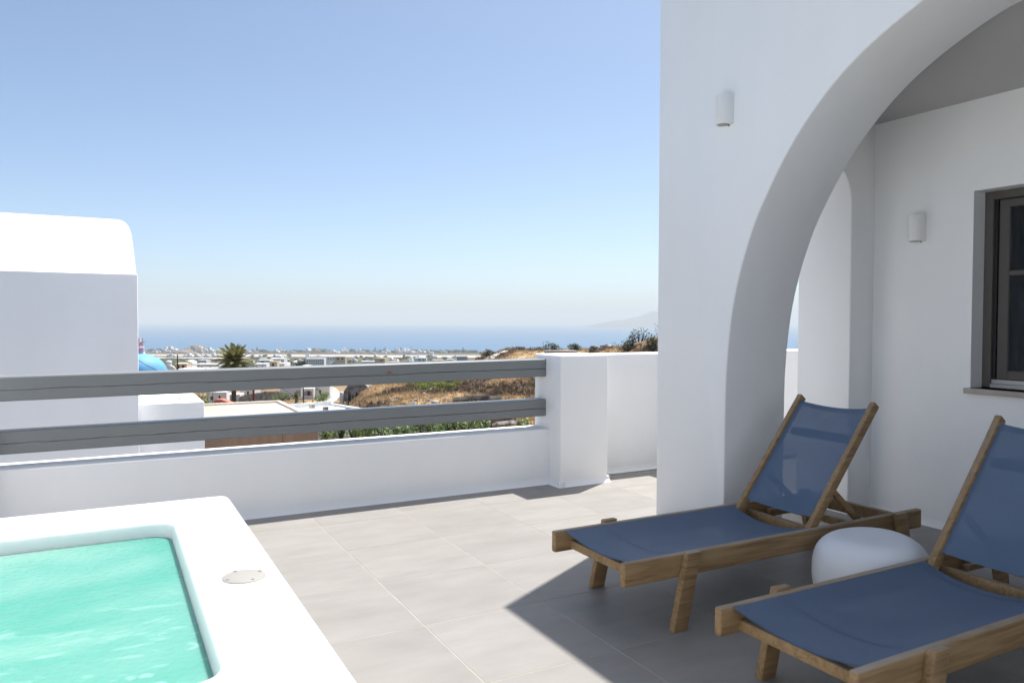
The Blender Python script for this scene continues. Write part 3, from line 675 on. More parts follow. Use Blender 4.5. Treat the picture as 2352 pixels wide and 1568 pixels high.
mb.f.append(tuple((len(loops) - 1) * k + j for j in range(k - 1, -1, -1)))
mb.build('shell', M['tub'], tub, smooth=50, fixn=True)
WZ = 0.522
wl_ = [rrect(*inset(I, .004), .078, WZ), rrect(*inset(I, .032), .09, TZ - .20), rrect(*inset(I, .052), .10, TZ - .30), rrect(*inset(I, .113), .12, TZ - .36), rrect(*inset(I, .203), .14, .202), rrect(*inset(I, .263), .16, .063), rrect(*inset(I, .363), .16, .034)]
mb = MB(); mb.v = [p for lp in wl_ for p in lp]
mb.f = [(i * k + j, i * k + (j + 1) % k, (i + 1) * k + (j + 1) % k, (i + 1) * k + j) for i in range(len(wl_) - 1) for j in range(k)]
mb.f += [tuple((len(wl_) - 1) * k + j for j in range(k - 1, -1, -1)), tuple(range(k))]
mb.build('water', M['pool'], tub, smooth=30)
ld = MB().lathe([(0.062, -0.002), (0.062, 0.003), (0.058, 0.005), (0.001, 0.0055)], 40, (0.355 + .54, 2.321 - 2.44, TZ)).build('access_lid', M['lid'], tub)
for t in (20, 110, 200, 290):
    MB().lathe([(0.005, 0.0), (0.005, 0.0022), (0.0005, 0.0025)], 10, (0.355 + .54 + .052 * math.cos(R(t)), 2.321 - 2.44 + .052 * math.sin(R(t)), TZ + .005)).build('screw', M['metal'], ld)
for b in (2.72, 2.1):
    j = MB().lathe([(0.035, 0), (0.035, 0.008), (0.028, 0.012), (0.012, 0.012), (0.010, 0.004), (0.0005, 0.004)], 20).build('jet', M['jet'], tub, loc=(I[1] - .040 + .54, b - 2.44, 0.345))
    j.rotation_euler = (0, R(-80), 0)

# ------------------------------------------------------------------ sun loungers
def make_lounger():
    root = empty('sun_lounger')
    # local: x along the length (0 = foot), y across, z up
    L = 2.01; hw = 0.292; th = 0.034
    for s in (-1, 1):
        y0, y1 = (hw - th, hw) if s > 0 else (-hw, -hw + th)
        MB().box(0, L, y0, y1, 0.224, 0.325).build('side_rail', M['wood'], root, bevel=0.008, seg=3)
        ya, yb = (hw, hw + .034) if s > 0 else (-hw - .034, -hw)
        def leg(xt, xb, w):
            q0 = [(xb, ya, 0), (xb + w, ya, 0), (xb + w, yb, 0), (xb, yb, 0)]
            q1 = [(xt, ya, .334), (xt + w, ya, .334), (xt + w, yb, .334), (xt, yb, .334)]
            MB().hexa(q0, q1).build('leg', M['wood'], root, bevel=0.004, seg=2)
        leg(0.318, 0.240, 0.078); leg(L - 0.255, L - 0.18, 0.078)
    for x, z0, z1, w in ((0.085, .235, .275, .034), (1.02, .226, .268, .05), (1.26, .232, .29, .034), (L - .14, .235, .30, .034), (L - .42, .235, .275, .034)):
        MB().box(x, x + w, -hw + th, hw - th, z0, z1).build('crossbar', M['wood'], root, bevel=0.004, seg=2)
    for s in (-1, 1):                                          # notched blocks that the prop drops into
        MB().box(L - .62, L - .16, s * .215 - .014, s * .215 + .014, .262, .285).build('notch_strip', M['wood'], root, bevel=0.003, seg=1)
    # seat sling, sagging between the rails
    def sling(name, P, nu, nv, thick, parent):
        mb = MB(); top = []; 
        for i in range(nu + 1):
            for j in range(nv + 1): top.append(Vector(P(i / nu, j / nv)))
        n = nv + 1; f = [(i * n + j, i * n + j + 1, (i + 1) * n + j + 1, (i + 1) * n + j) for i in range(nu) for j in range(nv)]
        mb.add(top, f); return mb.build(name, M['fabric'], parent, smooth=60)
    def seat(u, v):
        x = 0.055 + 1.115 * u; y = (v - .5) * 2 * (hw - th + .003)
        sag = (1 - (2 * v - 1) ** 2)
        z = 0.3225 - 0.042 * sag * (0.8 + 0.5 * math.exp(-((u - .6) / .4) ** 2)) - 0.006 * sag * (1 - u)
        return (x + 0.02 * sag * (1 if u < .5 else -1) * (1 - min(u, 1 - u) * 2), y, z)
    ss = sling('seat_sling', seat, 30, 18, .002, root)
    for u0 in (0.004, 0.955, 0.215):                            # hems and the seam over the crossbar
        sling('hem', lambda u, v, u0=u0: (lambda p: (p[0], p[1], p[2] + .0012))(seat(u0 + (.036 if u0 != .215 else .007) * u, v)), 2, 18, .001, ss)
    # inclined backrest
    px, pz = 1.195, 0.315; ang = R(51.2); ca, sa = math.cos(ang), math.sin(ang); bl = 0.765; bw_ = hw - th - 0.006
    def bp(t, y, n): return (px + t * ca - n * sa, y, pz + t * sa + n * ca)
    back = sling('backrest_sling', lambda u, v: bp(0.055 + 0.675 * u, (v - .5) * 2 * (bw_ - .008), 0.012 - 0.040 * (1 - (2 * v - 1) ** 2) * (.75 + .25 * u)), 24, 16, .002, root)
    sling('hem', lambda u, v: bp(0.700 + 0.029 * u, (v - .5) * 2 * (bw_ - .008), 0.0135 - 0.040 * (1 - (2 * v - 1) ** 2) * (.75 + .25 * (0.955 + .045 * u))), 2, 16, .001, back)
    for s in (-1, 1):
        y0, y1 = (bw_ - .032, bw_) if s > 0 else (-bw_, -bw_ + .032)
        q0 = [bp(-.03, y0, -.028), bp(-.03, y1, -.028), bp(-.03, y1, .022), bp(-.03, y0, .022)]
        q1 = [bp(bl, y0, -.028), bp(bl, y1, -.028), bp(bl, y1, .022), bp(bl, y0, .022)]
        MB().hexa(q0, q1).build('backrest_post', M['wood'], root, bevel=0.007, seg=2)
        ys = s * (bw_ - .055)
        p0 = Vector(bp(.25, ys, -.03)); p1 = Vector((L - .40, ys, .29))
        ax = (p1 - p0).normalized(); nn = Vector((-ax.z, 0, ax.x)) * .016; yy = Vector((0, .013, 0))
        MB().hexa([p0 - nn - yy, p0 + nn - yy, p0 + nn + yy, p0 - nn + yy], [p1 - nn - yy, p1 + nn - yy, p1 + nn + yy, p1 - nn + yy]).build('prop_strut', M['wood'], root, bevel=0.003, seg=1)
    for t in (.555,):
        q0 = [bp(t - .022, -bw_ + .032, -.062), bp(t + .022, -bw_ + .032, -.062), bp(t + .022, -bw_ + .032, -.034), bp(t - .022, -bw_ + .032, -.034)]
        q1 = [(p[0], -p[1], p[2]) for p in q0]
        MB().hexa(q0, q1).build('backrest_crossbar', M['wood'], root, bevel=0.003, seg=1)
    return root
l1 = make_lounger(); l1.location = W(1.90, 2.805); l1.rotation_euler = (0, 0, ROT)
tag(l1, 'teak sun lounger with navy sling, set against the pillar of the arch', 'sun lounger', 'loungers under the arch')
l2 = copy_tree(l1); l2.location = W(1.905, 1.700); l2.rotation_euler = (0, 0, ROT)
tag(l2, 'teak sun lounger with navy sling, in front of the porch window', 'sun lounger', 'loungers under the arch')

# ------------------------------------------------------------------ pouf table
pf = MB(); n = 56; rows_ = []
prof = []
for i in range(0, 33):
    t = -math.pi / 2 + math.pi * i / 32
    c_, s_ = math.cos(t), math.sin(t)
    prof.append((0.255 * abs(c_) ** 0.58, 0.182 + (0.178 if s_ > 0 else 0.182) * (abs(s_) ** 0.72) * (1 if s_ > 0 else -1)))
for i, (r, z) in enumerate(prof):
    for k_ in range(n):
        a = 2 * math.pi * k_ / n
        lob = 1 + 0.028 * math.cos(3 * a + 0.5)
        x, y = max(r, .0005) * lob * math.cos(a), max(r, .0005) * lob * math.sin(a)
        dish = -0.014 * max(0, 1 - (r / .17) ** 2) if z > .25 else 0
        pf.v.append((x * (1 - .06 * (z - .19)), y * (1 - .06 * (z - .19)), max(0.0, z + dish + (0.03 * x - .02 * y) * max(0, (z - .2) / .18))))
pf.f = [(i * n + k_, i * n + (k_ + 1) % n, (i + 1) * n + (k_ + 1) % n, (i + 1) * n + k_) for i in range(32) for k_ in range(n)]
pf.f += [tuple(range(n)), tuple(32 * n + n - 1 - k_ for k_ in range(n))]
po = pf.build('pouf', M['pouf'], None, smooth=60, loc=W(3.13, 2.25, 0), rz=ROT + 0.6)
tag(po, 'rounded white plastic pouf table standing between the two loungers', 'pouf')

# ------------------------------------------------------------------ neighbouring houses just below the terrace
nb = empty('vaulted_house', W(0.345, 10.0, -5.0), ROT)
tag(nb, 'white neighbouring house with a barrel-vaulted roof beyond the rails', 'house')
MB().box(-7.0, 0, 0, 5.4, 0, 6.885).build('wall', M['plaster'], nb, bevel=0.012, seg=2)
vp = [(2.7 * (1 - math.cos(math.pi * i / 40)), 6.883 + 0.935 * (1 - (math.cos(math.pi * i / 40)) ** 2) ** 1.25) for i in range(41)]
vm_ = MB(); nv_ = len(vp); rr_ = 0.17; secs = [(-7.0, 1.0), (-rr_ - .012, 1.0)] + [(-rr_ - .012 + rr_ * math.sin(R(t)), 1 - .20 * (1 - math.cos(R(t)))) for t in (20, 40, 58, 74, 90)]
for x_, k_ in secs: vm_.v += [(x_, 2.7 + (p[0] - 2.7) * .997, 6.883 + (p[1] - 6.883) * k_) for p in vp]
vm_.f = [(i * nv_ + j, i * nv_ + j + 1, (i + 1) * nv_ + j + 1, (i + 1) * nv_ + j) for i in range(len(secs) - 1) for j in range(nv_ - 1)] + [tuple(range(nv_)), tuple((len(secs) - 1) * nv_ + j for j in range(nv_ - 1, -1, -1))]
vm_.build('vault_roof', M['plaster_old'], nb, smooth=60)
bx = empty('roof_terrace', W(0.35, 10.25, -5.0), ROT)
tag(bx, 'low white walled roof terrace joined to the vaulted house', 'building')
MB().box(-.2, .75, 0.0, .16, 0, 5.305).build('front_wall', M['plaster'], bx, bevel=0.01)
MB().box(.585, .752, 0.162, 1.16, 0, 5.303).build('side_wall', M['plaster'], bx, bevel=0.01)
MB().box(-.2, .752, 1.162, 1.32, 0, 5.301).build('back_wall', M['plaster'], bx, bevel=0.01)
MB().box(-.2, .583, .162, 1.16, 4.2, 4.55).build('floor', M['plaster'], bx, smooth=0)

# beige building with a wide flat roof
be = empty('flat_roof_house', W(12.5, 50.4, -10.4), ROT)
tag(be, 'beige flat-roofed building with a pale coping and a small wall vent', 'building')
BZ = 5.24
MB().box(-14, 0, 0, 12.5, 0, BZ - .30).build('wall', M['beige'], be)
MB().box(-13.7, -.3, .3, 12.2, BZ - .299, BZ - .16).build('roof', M['beige_roof'], be)
for b_ in ((-14, 0.004, 12.2, 12.504, BZ - .298, BZ), (-.32, .004, -.004, 12.198, BZ - .298, BZ), (-14, -.322, -.004, .3, BZ - .298, BZ - .06)):
    MB().box(*b_).build('coping', M['coping'], be, bevel=.03, seg=1)
vt = MB().box(-6.42, -5.92, -.03, .02, 3.28, 3.72).build('vent', M['coping'], be)
MB().box(-6.36, -5.98, -.036, -.02, 3.33, 3.67).build('vent_grille', M['pane'], vt)
MB().box(-2.34, -2.31, -.012, .01, 0, 4.9).build('expansion_joint', M['earthcut'], be)
for (a_, b_) in ((-6.9, 12.0), (-.55, 2.2)):
    q = MB(); q.rbox((0, 0, 0), .3, .55, .22, .09).rbox((.1, .02, .09), .8, .32, .2, .07)
    o = q.build('roof_tile_pile', M['redtile'], None, loc=W(12.5 + a_, 50.4 + b_, -10.4 + BZ - .16), rz=ROT)
    tag(o, 'loose heap of broken tiles on the far coping of the beige roof' if b_ > 5 else 'small heap of broken tiles by the right coping of the beige roof', 'rubble')

def house_block(name, label, u, vb_, d, wpx, hpx, depth, rz=ROT, m='house', group=None, wins=(), roof='flat', arch=None, cat='house', door=None, sink=3.0):
    """a house standing where the ground at (u) and distance d is seen; sizes given in picture pixels at that distance"""
    p = at(u, vb_, d); k = d / FPX; w, h = wpx * k, hpx * k
    root = empty(name, (p.x, p.y, p.z), rz); tag(root, label, cat, group)
    MB().box(-w / 2, w / 2, 0, depth, -sink, h).build('wall', M[m], root)
    if roof == 'flat':
        t = min(.25, h * .08)
        for q in ((-w / 2 - .03, w / 2 + .03, -.03, t, h, h + t), (-w / 2 - .03, w / 2 + .03, depth - t, depth + .03, h, h + t), (-w / 2 - .03, -w / 2 + t, t, depth - t, h, h + t), (w / 2 - t, w / 2 + .03, t, depth - t, h, h + t)):
            MB().box(*q).build('roof_edge', M[m], root)
    elif roof == 'vault':
        pr = [(w / 2 * math.cos(R(t)), h - .02 + w * .28 * math.sin(R(t))) for t in range(0, 181, 12)]
        MB().prism(pr, 'y', -.02, depth).build('vault_roof', M[m], root, smooth=30)
    for (x0, x1, z0, z1, mm_) in wins:
        MB().box(x0 * w, x1 * w, -.05, .05, z0 * h, z1 * h).build('window' if z0 > .02 else 'door', M[mm_], root)
    return root, w, h

# white house with an arched veranda on the valley floor
ah, w, h = house_block('veranda_house', 'white house with an arched veranda and brown door beside the dirt track', 728, 911, 232, 58, 25, 7, rz=0.10, wins=((.08, .16, .22, .62, 'shutter'),))
MB().box(-.5 * w, -.06 * w, -3.4, .02, -3, .86 * h).build('veranda', M['house'], ah)
cx_ = -.27 * w; aw_ = .155 * w
ap = [(cx_ - aw_, .22 * h), (cx_ - aw_, .46 * h)] + [(cx_ + aw_ * math.cos(R(t)), .46 * h + .22 * h * math.sin(R(t))) for t in range(170, 0, -10)] + [(cx_ + aw_, .46 * h), (cx_ + aw_, .22 * h)]
vo = MB().prism(ap, 'y', -3.44, -3.3).build('veranda_arch', M['metal'], ah)
MB().box(cx_ - .03 * w, cx_ + .08 * w, -3.47, -3.42, .22 * h, .62 * h).build('door', M['shutter'], vo)
MB().box(-.03 * w, .05 * w, -.5, 0, .62 * h, .78 * h).build('air_conditioner', M['metal'], ah)
house_block('stair_house', 'long low white house with outside stairs left of the arched veranda', 668, 913, 246, 50, 22, 8, rz=-.05, wins=((.28, .31, .1, .8, 'pane'), (.38, .41, .1, .8, 'pane')))
house_block('courtyard_house', 'white house with a sloping courtyard wall behind the palm trunk', 520, 921, 215, 60, 14, 6, rz=.15, wins=((-.1, -.02, .2, .7, 'pane'),))
house_block('courtyard_house', 'pale grey-white walled yard right behind the leafy bush', 497, 922, 170, 44, 20, 6, rz=.25, wins=((-.3, -.18, .2, .6, 'pane'), (.12, .2, .3, .7, 'pane')))
house_block('courtyard_house', 'small white house with a stepped wall left of the rusty post', 566, 910, 240, 30, 15, 6, rz=-.1, wins=((.05, .2, .3, .8, 'pane'),))
tr_ = at(512, 921, 84); tb_ = MB().prism([(-1.0, 0), (-.75, .16), (-.2, .2), (.8, -.22), (1.0, -.32), (1.0, -1.6), (-1.0, -1.6)], 'y', 0, 1.2).build('tiled_canopy', M['redtile'], None, loc=tr_, rz=.1, bevel=.03)
tag(tb_, 'sloping terracotta canopy roof behind the beige roof', 'roof')
# white roof with air conditioners right of the beige building
wr = empty('white_roof_house', at(735, 946, 96), ROT + .25); wr.location.z -= 3
tag(wr, 'white flat-roofed house carrying two air conditioners', 'house')
MB().box(-3.6, 3.6, -5, 4.0, -3, 3.3).build('wall', M['house'], wr)
for q in ((-3.7, 3.7, 3.7, 4.0, 3.3, 3.85), (3.4, 3.7, -5, 3.7, 3.3, 3.6), (-3.7, -3.4, -5, 3.7, 3.3, 3.6)): MB().box(*q).build('roof_edge', M['house'], wr)
def ac_unit(u, v, d, label):
    p = at(u, v, d); e = empty('air_conditioner', p, ROT + .25); tag(e, label, 'air conditioner', 'air conditioners on the white roof')
    c = MB().box(-.36, .36, 0, .3, 0, .56).build('casing', M['acunit'], e, bevel=.02, seg=1)
    f = MB().lathe([(.2, 0), (.2, .02), (.001, .02)], 20).build('fan_grille', M['metal'], e, loc=(.06, -.002, .29)); f.rotation_euler = (R(90), 0, 0)
    for x in (-.3, .25): MB().box(x, x + .05, .02, .28, -.1, 0).build('foot', M['metal'], e)
ac_unit(718, 938, 93, 'cream air conditioner by the back edge of the white roof'); ac_unit(749, 944, 91, 'cream air conditioner nearer the chimney on the white roof')
ch = empty('chimney', at(799, 952, 90), ROT); tag(ch, 'small white chimney with two dark smoke holes and an aerial', 'chimney')
MB().box(-.24, .24, -.24, .24, -1.2, .95).build('shaft', M['house'], ch, bevel=.05, seg=2)
for x in (-.11, .11): o = MB().lathe([(.075, 0), (.075, .01), (.001, .01)], 12).build('smoke_hole', M['pane'], ch, loc=(x, -.245, .68)); o.rotation_euler = (R(90), 0, 0)
MB().tube([(0, .1, .9), (0, .1, 2.6)], .02, 6).tube([(-.35, .1, 2.45), (.35, .1, 2.45)], .015, 6).tube([(-.22, .1, 2.2), (.22, .1, 2.2)], .015, 6).build('aerial', M['metal'], ch)

# church with the blue dome
cdist = 96.0; cc = at(321, 862, cdist); kc = cdist / FPX
chu = empty('church', cc, ROT); tag(chu, 'white church with a sky-blue dome half hidden by the vaulted house', 'church')
RD = 59 * kc
MB().lathe([(RD * math.cos(t) if t < 1.56 else .002, 51 * kc * math.sin(t) ** .93) for t in [i * 1.5708 / 22 for i in range(23)]], 48).build('dome', M['dome'], chu, smooth=60)
MB().lathe([(RD * 1.02, -3.5), (RD * 1.02, .12), (RD * .99, .14), (RD * .5, .15)], 40).build('drum', M['house'], chu)
for i in range(12):
    t = 2 * math.pi * i / 12 + .2; hd = MB().prism([(.48 * math.cos(R(q)), .50 * math.sin(R(q))) for q in range(0, 181, 15)], 'y', -.22, .22).build('arch_hood', M['house'], chu, loc=(RD * .97 * math.cos(t), RD * .97 * math.sin(t), .1), rz=t + math.pi / 2)
MB().lathe([(.62, -.1), (.60, 1.0), (.50, 1.06), (.02, 2.35), (.001, 2.36)], 20).build('lantern_cone', M['pinkish'], chu, loc=(.0, 0, 51 * kc - .28))
pn = MB().lathe([(.28, -1.6), (.24, 0), (.30, .1), (.16, .45), (.05, .75), (.001, .8)], 14).build('pinnacle', M['house'], chu, loc=(*((at(327.5, 810, cdist) - cc) @ Matrix.Rotation(ROT, 3, 'Z')).xy, 2.75))
MB().box(-.055, .055, -.04, .04, .7, 2.0).box(-.34, .34, -.04, .04, 1.45, 1.56).build('cross', M['coping'], pn)
MB().box(-7, 3, -3.4, 5, -9, -3.4).build('nave', M['house'], chu)

# little belfry right of the dome
bf = empty('belfry', at(388, 851, 120), ROT - .1); tag(bf, 'small white belfry with a domed cap right of the blue dome', 'belfry')
MB().box(-.85, .85, -.7, .7, -6, .1).build('base', M['house'], bf)
MB().prism([(.98 * math.cos(R(t)), .1 + .75 * math.sin(R(t))) for t in range(0, 181, 12)], 'y', -.72, .72).build('vault', M['house'], bf)
MB().lathe([(.42, .5), (.42, 1.35), (.48, 1.38), (.46, 1.44), (.3, 1.6), (.001, 1.66)], 18).build('drum', M['house'], bf)
for x in (-.9, .9): MB().box(x - .1, x + .1, -.75, -.68, -.35, .05).build('red_plaque', M['redtile'], bf)
# houses close under the upper rail, left of and around the palm
NEAR = [  # u, v of base, distance, width px, height px, depth, rot, material, roof, windows
 (415, 848, 170, 26, 12, 6, .2, 'cream', 'flat', ((-.3, -.1, .2, .8, 'pane'), (.1, .3, .2, .8, 'pane')), 'cream flat-roofed house with two dark windows right of the belfry'),
 (428, 848, 260, 24, 13, 6, .1, 'house', 'vault', (), 'small white barrel-roofed house behind the cream house'),
 (475, 850, 300, 56, 13, 8, .05, 'house', 'flat', ((-.4, -.3, .3, .7, 'pane'), (.1, .18, .3, .7, 'pane')), 'long white house with a low parapet left of the palm'),
 (500, 839, 420, 30, 13, 9, .1, 'house', 'flat', ((-.2, -.05, .2, .6, 'pane'), (.2, .3, .2, .6, 'pane')), 'white box house at the edge of the green vineyards'),
 (464, 834, 620, 20, 7, 9, .0, 'house', 'flat', (), 'lone small white house standing in the green vineyards'),
 (445, 853, 140, 80, 5, 6, .0, 'house', 'flat', (), 'low white roof slab just above the upper rail'),
 (598, 847, 330, 27, 11, 8, .12, 'house', 'flat', ((-.36, -.24, .0, .62, 'pane'), (.12, .22, .2, .6, 'pane')), 'white cube house with a dark doorway right of the palm'),
 (628, 846, 300, 17, 15, 7, .1, 'cream', 'flat', ((-.2, .1, .35, .75, 'pane'),), 'tall cream house tower right of the white cube house'),
 (642, 846, 305, 22, 11, 7, .1, 'house', 'flat', ((-.3, .2, .05, .5, 'vineleaf'),), 'white house wing with a shaded pergola'),
 (653, 845, 310, 11, 8, 8, .1, 'house', 'vault', ((-.3, .3, .1, .75, 'pane'),), 'white vaulted house with a dark arched front'),
 (676, 841, 420, 10, 8, 8, .2, 'house', 'vault', (), 'tiny white vaulted house among brown shrubs'),
 (606, 833, 520, 28, 6, 10, .1, 'house', 'flat', ((-.2, 0, .1, .6, 'pane'),), 'white roadside house behind the white cube house'),
 (637, 830, 620, 30, 6, 12, .05, 'house', 'flat', ((-.3, -.2, .2, .6, 'pane'), (.1, .2, .2, .6, 'pane')), 'long white house behind the cream tower'),
 (723, 838, 520, 42, 14, 10, .1, 'house', 'flat', tuple((x, x + .05, z, z + .2, 'pane') for x in (-.42, -.3, -.18, -.06, .06, .18, .3, .4) for z in (.15, .58)), 'two-storey white hotel block with rows of small windows'),
 (739, 826, 1150, 76, 7, 12, .05, 'house', 'flat', tuple((x, x + .03, .2, .6, 'pane') for x in (-.45, -.38, -.3, -.22, -.14, -.06, .02, .1, .18, .26, .34, .42)), 'long row of white holiday apartments'),
 (781, 829, 1050, 24, 10, 14, .1, 'cream', 'flat', ((-.3, -.1, .3, .8, 'pane'), (.15, .3, .3, .8, 'pane')), 'cream apartment block at the end of the white row'),
 (872, 836, 560, 24, 13, 10, -.1, 'cream', 'flat', ((.05, .3, .45, .8, 'redtile'),), 'pale yellow house with a sloping buttress wall'),
 (845, 835, 640, 32, 5, 10, .1, 'house', 'flat', (), 'low white farm roofs beside the pale yellow house'),
 (900, 835, 680, 30, 4, 12, .05, 'cream', 'flat', (), 'low cream sheds right of the pale yellow house'),
 (966, 828, 880, 26, 6, 12, .05, 'house', 'flat', ((-.2, 0, .1, .5, 'pane'), (.2, .3, .1, .5, 'pane')), 'white villa beside a round green tree on the plain'),
 (1005, 831, 760, 24, 3.5, 10, .05, 'cream', 'flat', (), 'low pink-cream shed near the foot of the brown hill'),
 (1033, 829, 900, 14, 4, 10, .0, 'house', 'flat', (), 'small white shed near the foot of the brown hill'),
 (1061, 826, 1150, 24, 7, 14, .0, 'metal', 'flat', (), 'grey concrete hall below the brown hill'),
 (700, 846, 280, 16, 6, 6, .0, 'house', 'flat', (), 'small white outbuilding under the hotel block'),
]
M['vineleaf'] = M['bush']
for (u, v, d, w_, h_, dep, rz, mm_, rf, wn_, lab) in NEAR:
    house_block('house', lab, u, v, d, w_, h_, dep, rz, mm_, None, wn_, rf, sink=4)

# ------------------------------------------------------------------ poles and cables
def pole(name, u, v0, v1, d, r, m, label, arm=False, group=None):
    p0, p1 = at(u, v0, d), at(u, v1, d); e = empty(name, p0); tag(e, label, 'pole', group)
    H_ = p1.z - p0.z
    MB().tube([(0, 0, 0), (0, 0, H_)], [r, r * .7], 8).build('shaft', M[m], e)
    if arm: MB().box(-.7, .7, -.06, .06, H_ - .45, H_ - .33).build('crossarm', M[m], e)
    return p1
pole('utility_pole', 408, 858, 814, 130, .13, 'pole', 'dark wooden utility pole rising between the belfry and the palm', True)
pole('utility_pole', 697, 936, 870, 118, .10, 'pole', 'slim dark pole in front of the arched veranda house')
pole('utility_pole', 684, 932, 908, 110, .07, 'pole', 'short thin dark pole beside the small palm')
pole('mast', 755, 938, 909, 100, .05, 'house', 'thin white mast behind the white roof')
pole('rusty_post', 582.6, 932, 868, 82, .14, 'rust', 'thick rust-red post behind the beige roof')
pole('thin_post', 489, 930, 893, 100, .045, 'pole', 'thin dark post left of the palm trunk')
pole('thin_post', 478, 930, 901, 92, .045, 'pole', 'thin dark post beside the leafy bush')
def cable(pts, r, label, sag=0.3):
    P = [at(*p) for p in pts]; out = []
    for a, b in zip(P, P[1:]):
        for i in range(16):
            t = i / 16; q = a.lerp(b, t); q.z -= sag * 4 * t * (1 - t); out.append(q)
    out.append(P[-1]); o = MB().tube(out, r, 5).build('cable', M['wire'], None); tag(o, label, 'cable')
cable([(270, 799, 120), (408, 823, 130)], .035, 'black overhead cable from behind the vaulted house to the utility pole', .25)
cable([(408, 823, 130), (640, 886, 112), (800, 962, 92)], .035, 'black overhead cable sloping from the utility pole past the palm', .5)
cable([(280, 802, 60), (385, 861, 52)], .022, 'black cable crossing in front of the blue dome', .15)

# ------------------------------------------------------------------ vegetation
def leaves(mb, c, rad, n, size, r_, shell=.55, up=.35):
    for _ in range(n):
        while True:
            q = Vector((r_.uniform(-1, 1), r_.uniform(-1, 1), r_.uniform(-1, 1)))
            if shell < q.length <= 1: break
        p = Vector((c[0] + q.x * rad[0], c[1] + q.y * rad[1], c[2] + q.z * rad[2]))
        nrm = (q + Vector((r_.gauss(0, .6), r_.gauss(0, .6), r_.gauss(0, .6) + up))).normalized()
        t = nrm.cross(Vector((r_.gauss(0, 1), r_.gauss(0, 1), r_.gauss(0, 1)))).normalized(); b = nrm.cross(t)
        s = size * r_.uniform(.6, 1.35)
        mb.add([p - t * s, p - b * s * .62, p + t * s, p + b * s * .62], [(0, 1, 2, 3)])
def lumps(c, rad, n, r_):
    out = []
    for _ in range(n):
        a = r_.uniform(0, 6.283); q = r_.random() ** .5; zz = r_.uniform(.15, 1)
        k = math.sqrt(max(.1, 1 - (zz * .9) ** 2))
        out.append((Vector((c[0] + rad[0] * q * k * math.cos(a), c[1] + rad[1] * q * k * math.sin(a), c[2] + rad[2] * zz * .8)), r_.uniform(.28, .5)))
    return out
def shrub(name, label, p, rad, m, n=500, size=.12, seed=1, group=None, cat='shrub', stems=4, nl=9):
    r_ = random.Random(seed); e = empty(name, p); tag(e, label, cat, group)
    st = MB()
    for _ in range(stems):
        a = r_.uniform(0, 6.28); st.tube([(0, 0, -.3), (rad[0] * .3 * math.cos(a), rad[1] * .3 * math.sin(a), rad[2] * .35), (rad[0] * .6 * math.cos(a), rad[1] * .6 * math.sin(a), rad[2] * .85)], [.05 * rad[2], .03 * rad[2], .008 * rad[2]], 5)
    st.build('stem', M['pole'], e)
    mb = MB()
    for c, k in lumps((0, 0, 0), rad, nl, r_): leaves(mb, c, (rad[0] * k, rad[1] * k, rad[2] * k), n // nl, size, r_)
    mb.build('foliage', M[m], e, smooth=0, fixn=False); return e
def ground_at(u, d):
    x = (u - 1176) / FPX * d; return Vector((x, d, gz(x, d)))
def kpx(d): return d / FPX
# fig hedge in front of the hill, below the lower rail
k_ = 0
for u in range(752, 1232, 30):
    d = 52 + 2.5 * math.sin(u * .05); top = 962 + (6 if u < 930 else 0) + 5 * math.sin(u * .11)
    if 1120 < u < 1185: continue
    b = at(u, 1012, d); tp = at(u, top, d); hgt = tp.z - b.z
    lab = 'leafy green fig bush in the hedge below the low wall' if u < 1120 else 'leafy green fig bush beside the parapet pier, apart from the hedge'
    shrub('fig_bush', lab, b, (kpx(d) * 24, .8, hgt * 1.06), 'fig', 620, .085, 100 + u, 'fig bushes of the hedge' if u < 1120 else 'fig bushes by the pier', stems=5, nl=11)
lowr = at(860, 1004, 60)
tag(MB().box(-5, 5, 0, .3, -1.5, 1.15).build('garden_wall', M['house'], None, loc=lowr, rz=.12), 'low white garden wall glimpsed behind the fig hedge', 'wall')
# bushes in the valley
shrub('fig_bush', 'dark green fig bush beside the dirt track and the arched house', at(744, 918, 205), (2.2, 1.6, 2.3), 'fig', 500, .17, 5)
shrub('fig_bush', 'low green fig bush behind the air conditioners', at(733, 925, 130), (1.5, 1.0, 1.1), 'fig', 350, .12, 6)
shrub('bush', 'green bush beside the small palm', at(648, 917, 190), (2.6, 1.5, 1.8), 'fig', 450, .16, 7)
shrub('bougainvillea', 'leafy green bush behind the low white roof terrace', at(452, 930, 75), (1.3, .9, 1.35), 'vine', 520, .075, 8)
shrub('bush', 'dark green shrub at the foot of the cream tower house', at(690, 846, 330), (4.2, 3, 3.4), 'fartree', 400, .4, 9)
# scrub on the brow of the hill
for i, (u, v, d, wpx, hpx, lab) in enumerate((
    (1262, 808, 140, 27, 20, 'spiky green bush on the brow right of the bare knoll'), (1320, 803, 140, 15, 15, 'round grey-green bush alone on the brow'),
    (1440, 808, 118, 30, 28, 'spreading grey-green scrub right of the boulders'), (1470, 800, 117, 30, 41, 'tall wild bush on the brow'), (1498, 808, 108, 24, 34, 'dense olive bush in front of the brown mound'),
    (1118, 815, 150, 16, 12, 'low green bush on the left slope of the knoll'), (1012, 918, 110, 10, 10, 'small green bush among grey boulders on the slope'))):
    shrub('wild_bush', lab, at(u, v, d), (kpx(d) * wpx, kpx(d) * wpx * .7, kpx(d) * hpx * 1.05), 'bush', 620, .13, 40 + i, None, 'shrub', 8, 12)
bt = empty('bare_tree', at(1524, 806, 112)); tag(bt, 'nearly bare tree reaching out from behind the villa wall', 'tree')
r_ = random.Random(4); tb = MB(); tb.tube([(0, 0, -.5), (.1, 0, 2), (0, 0, 3.6)], [.12, .09, .05], 6); tips = []
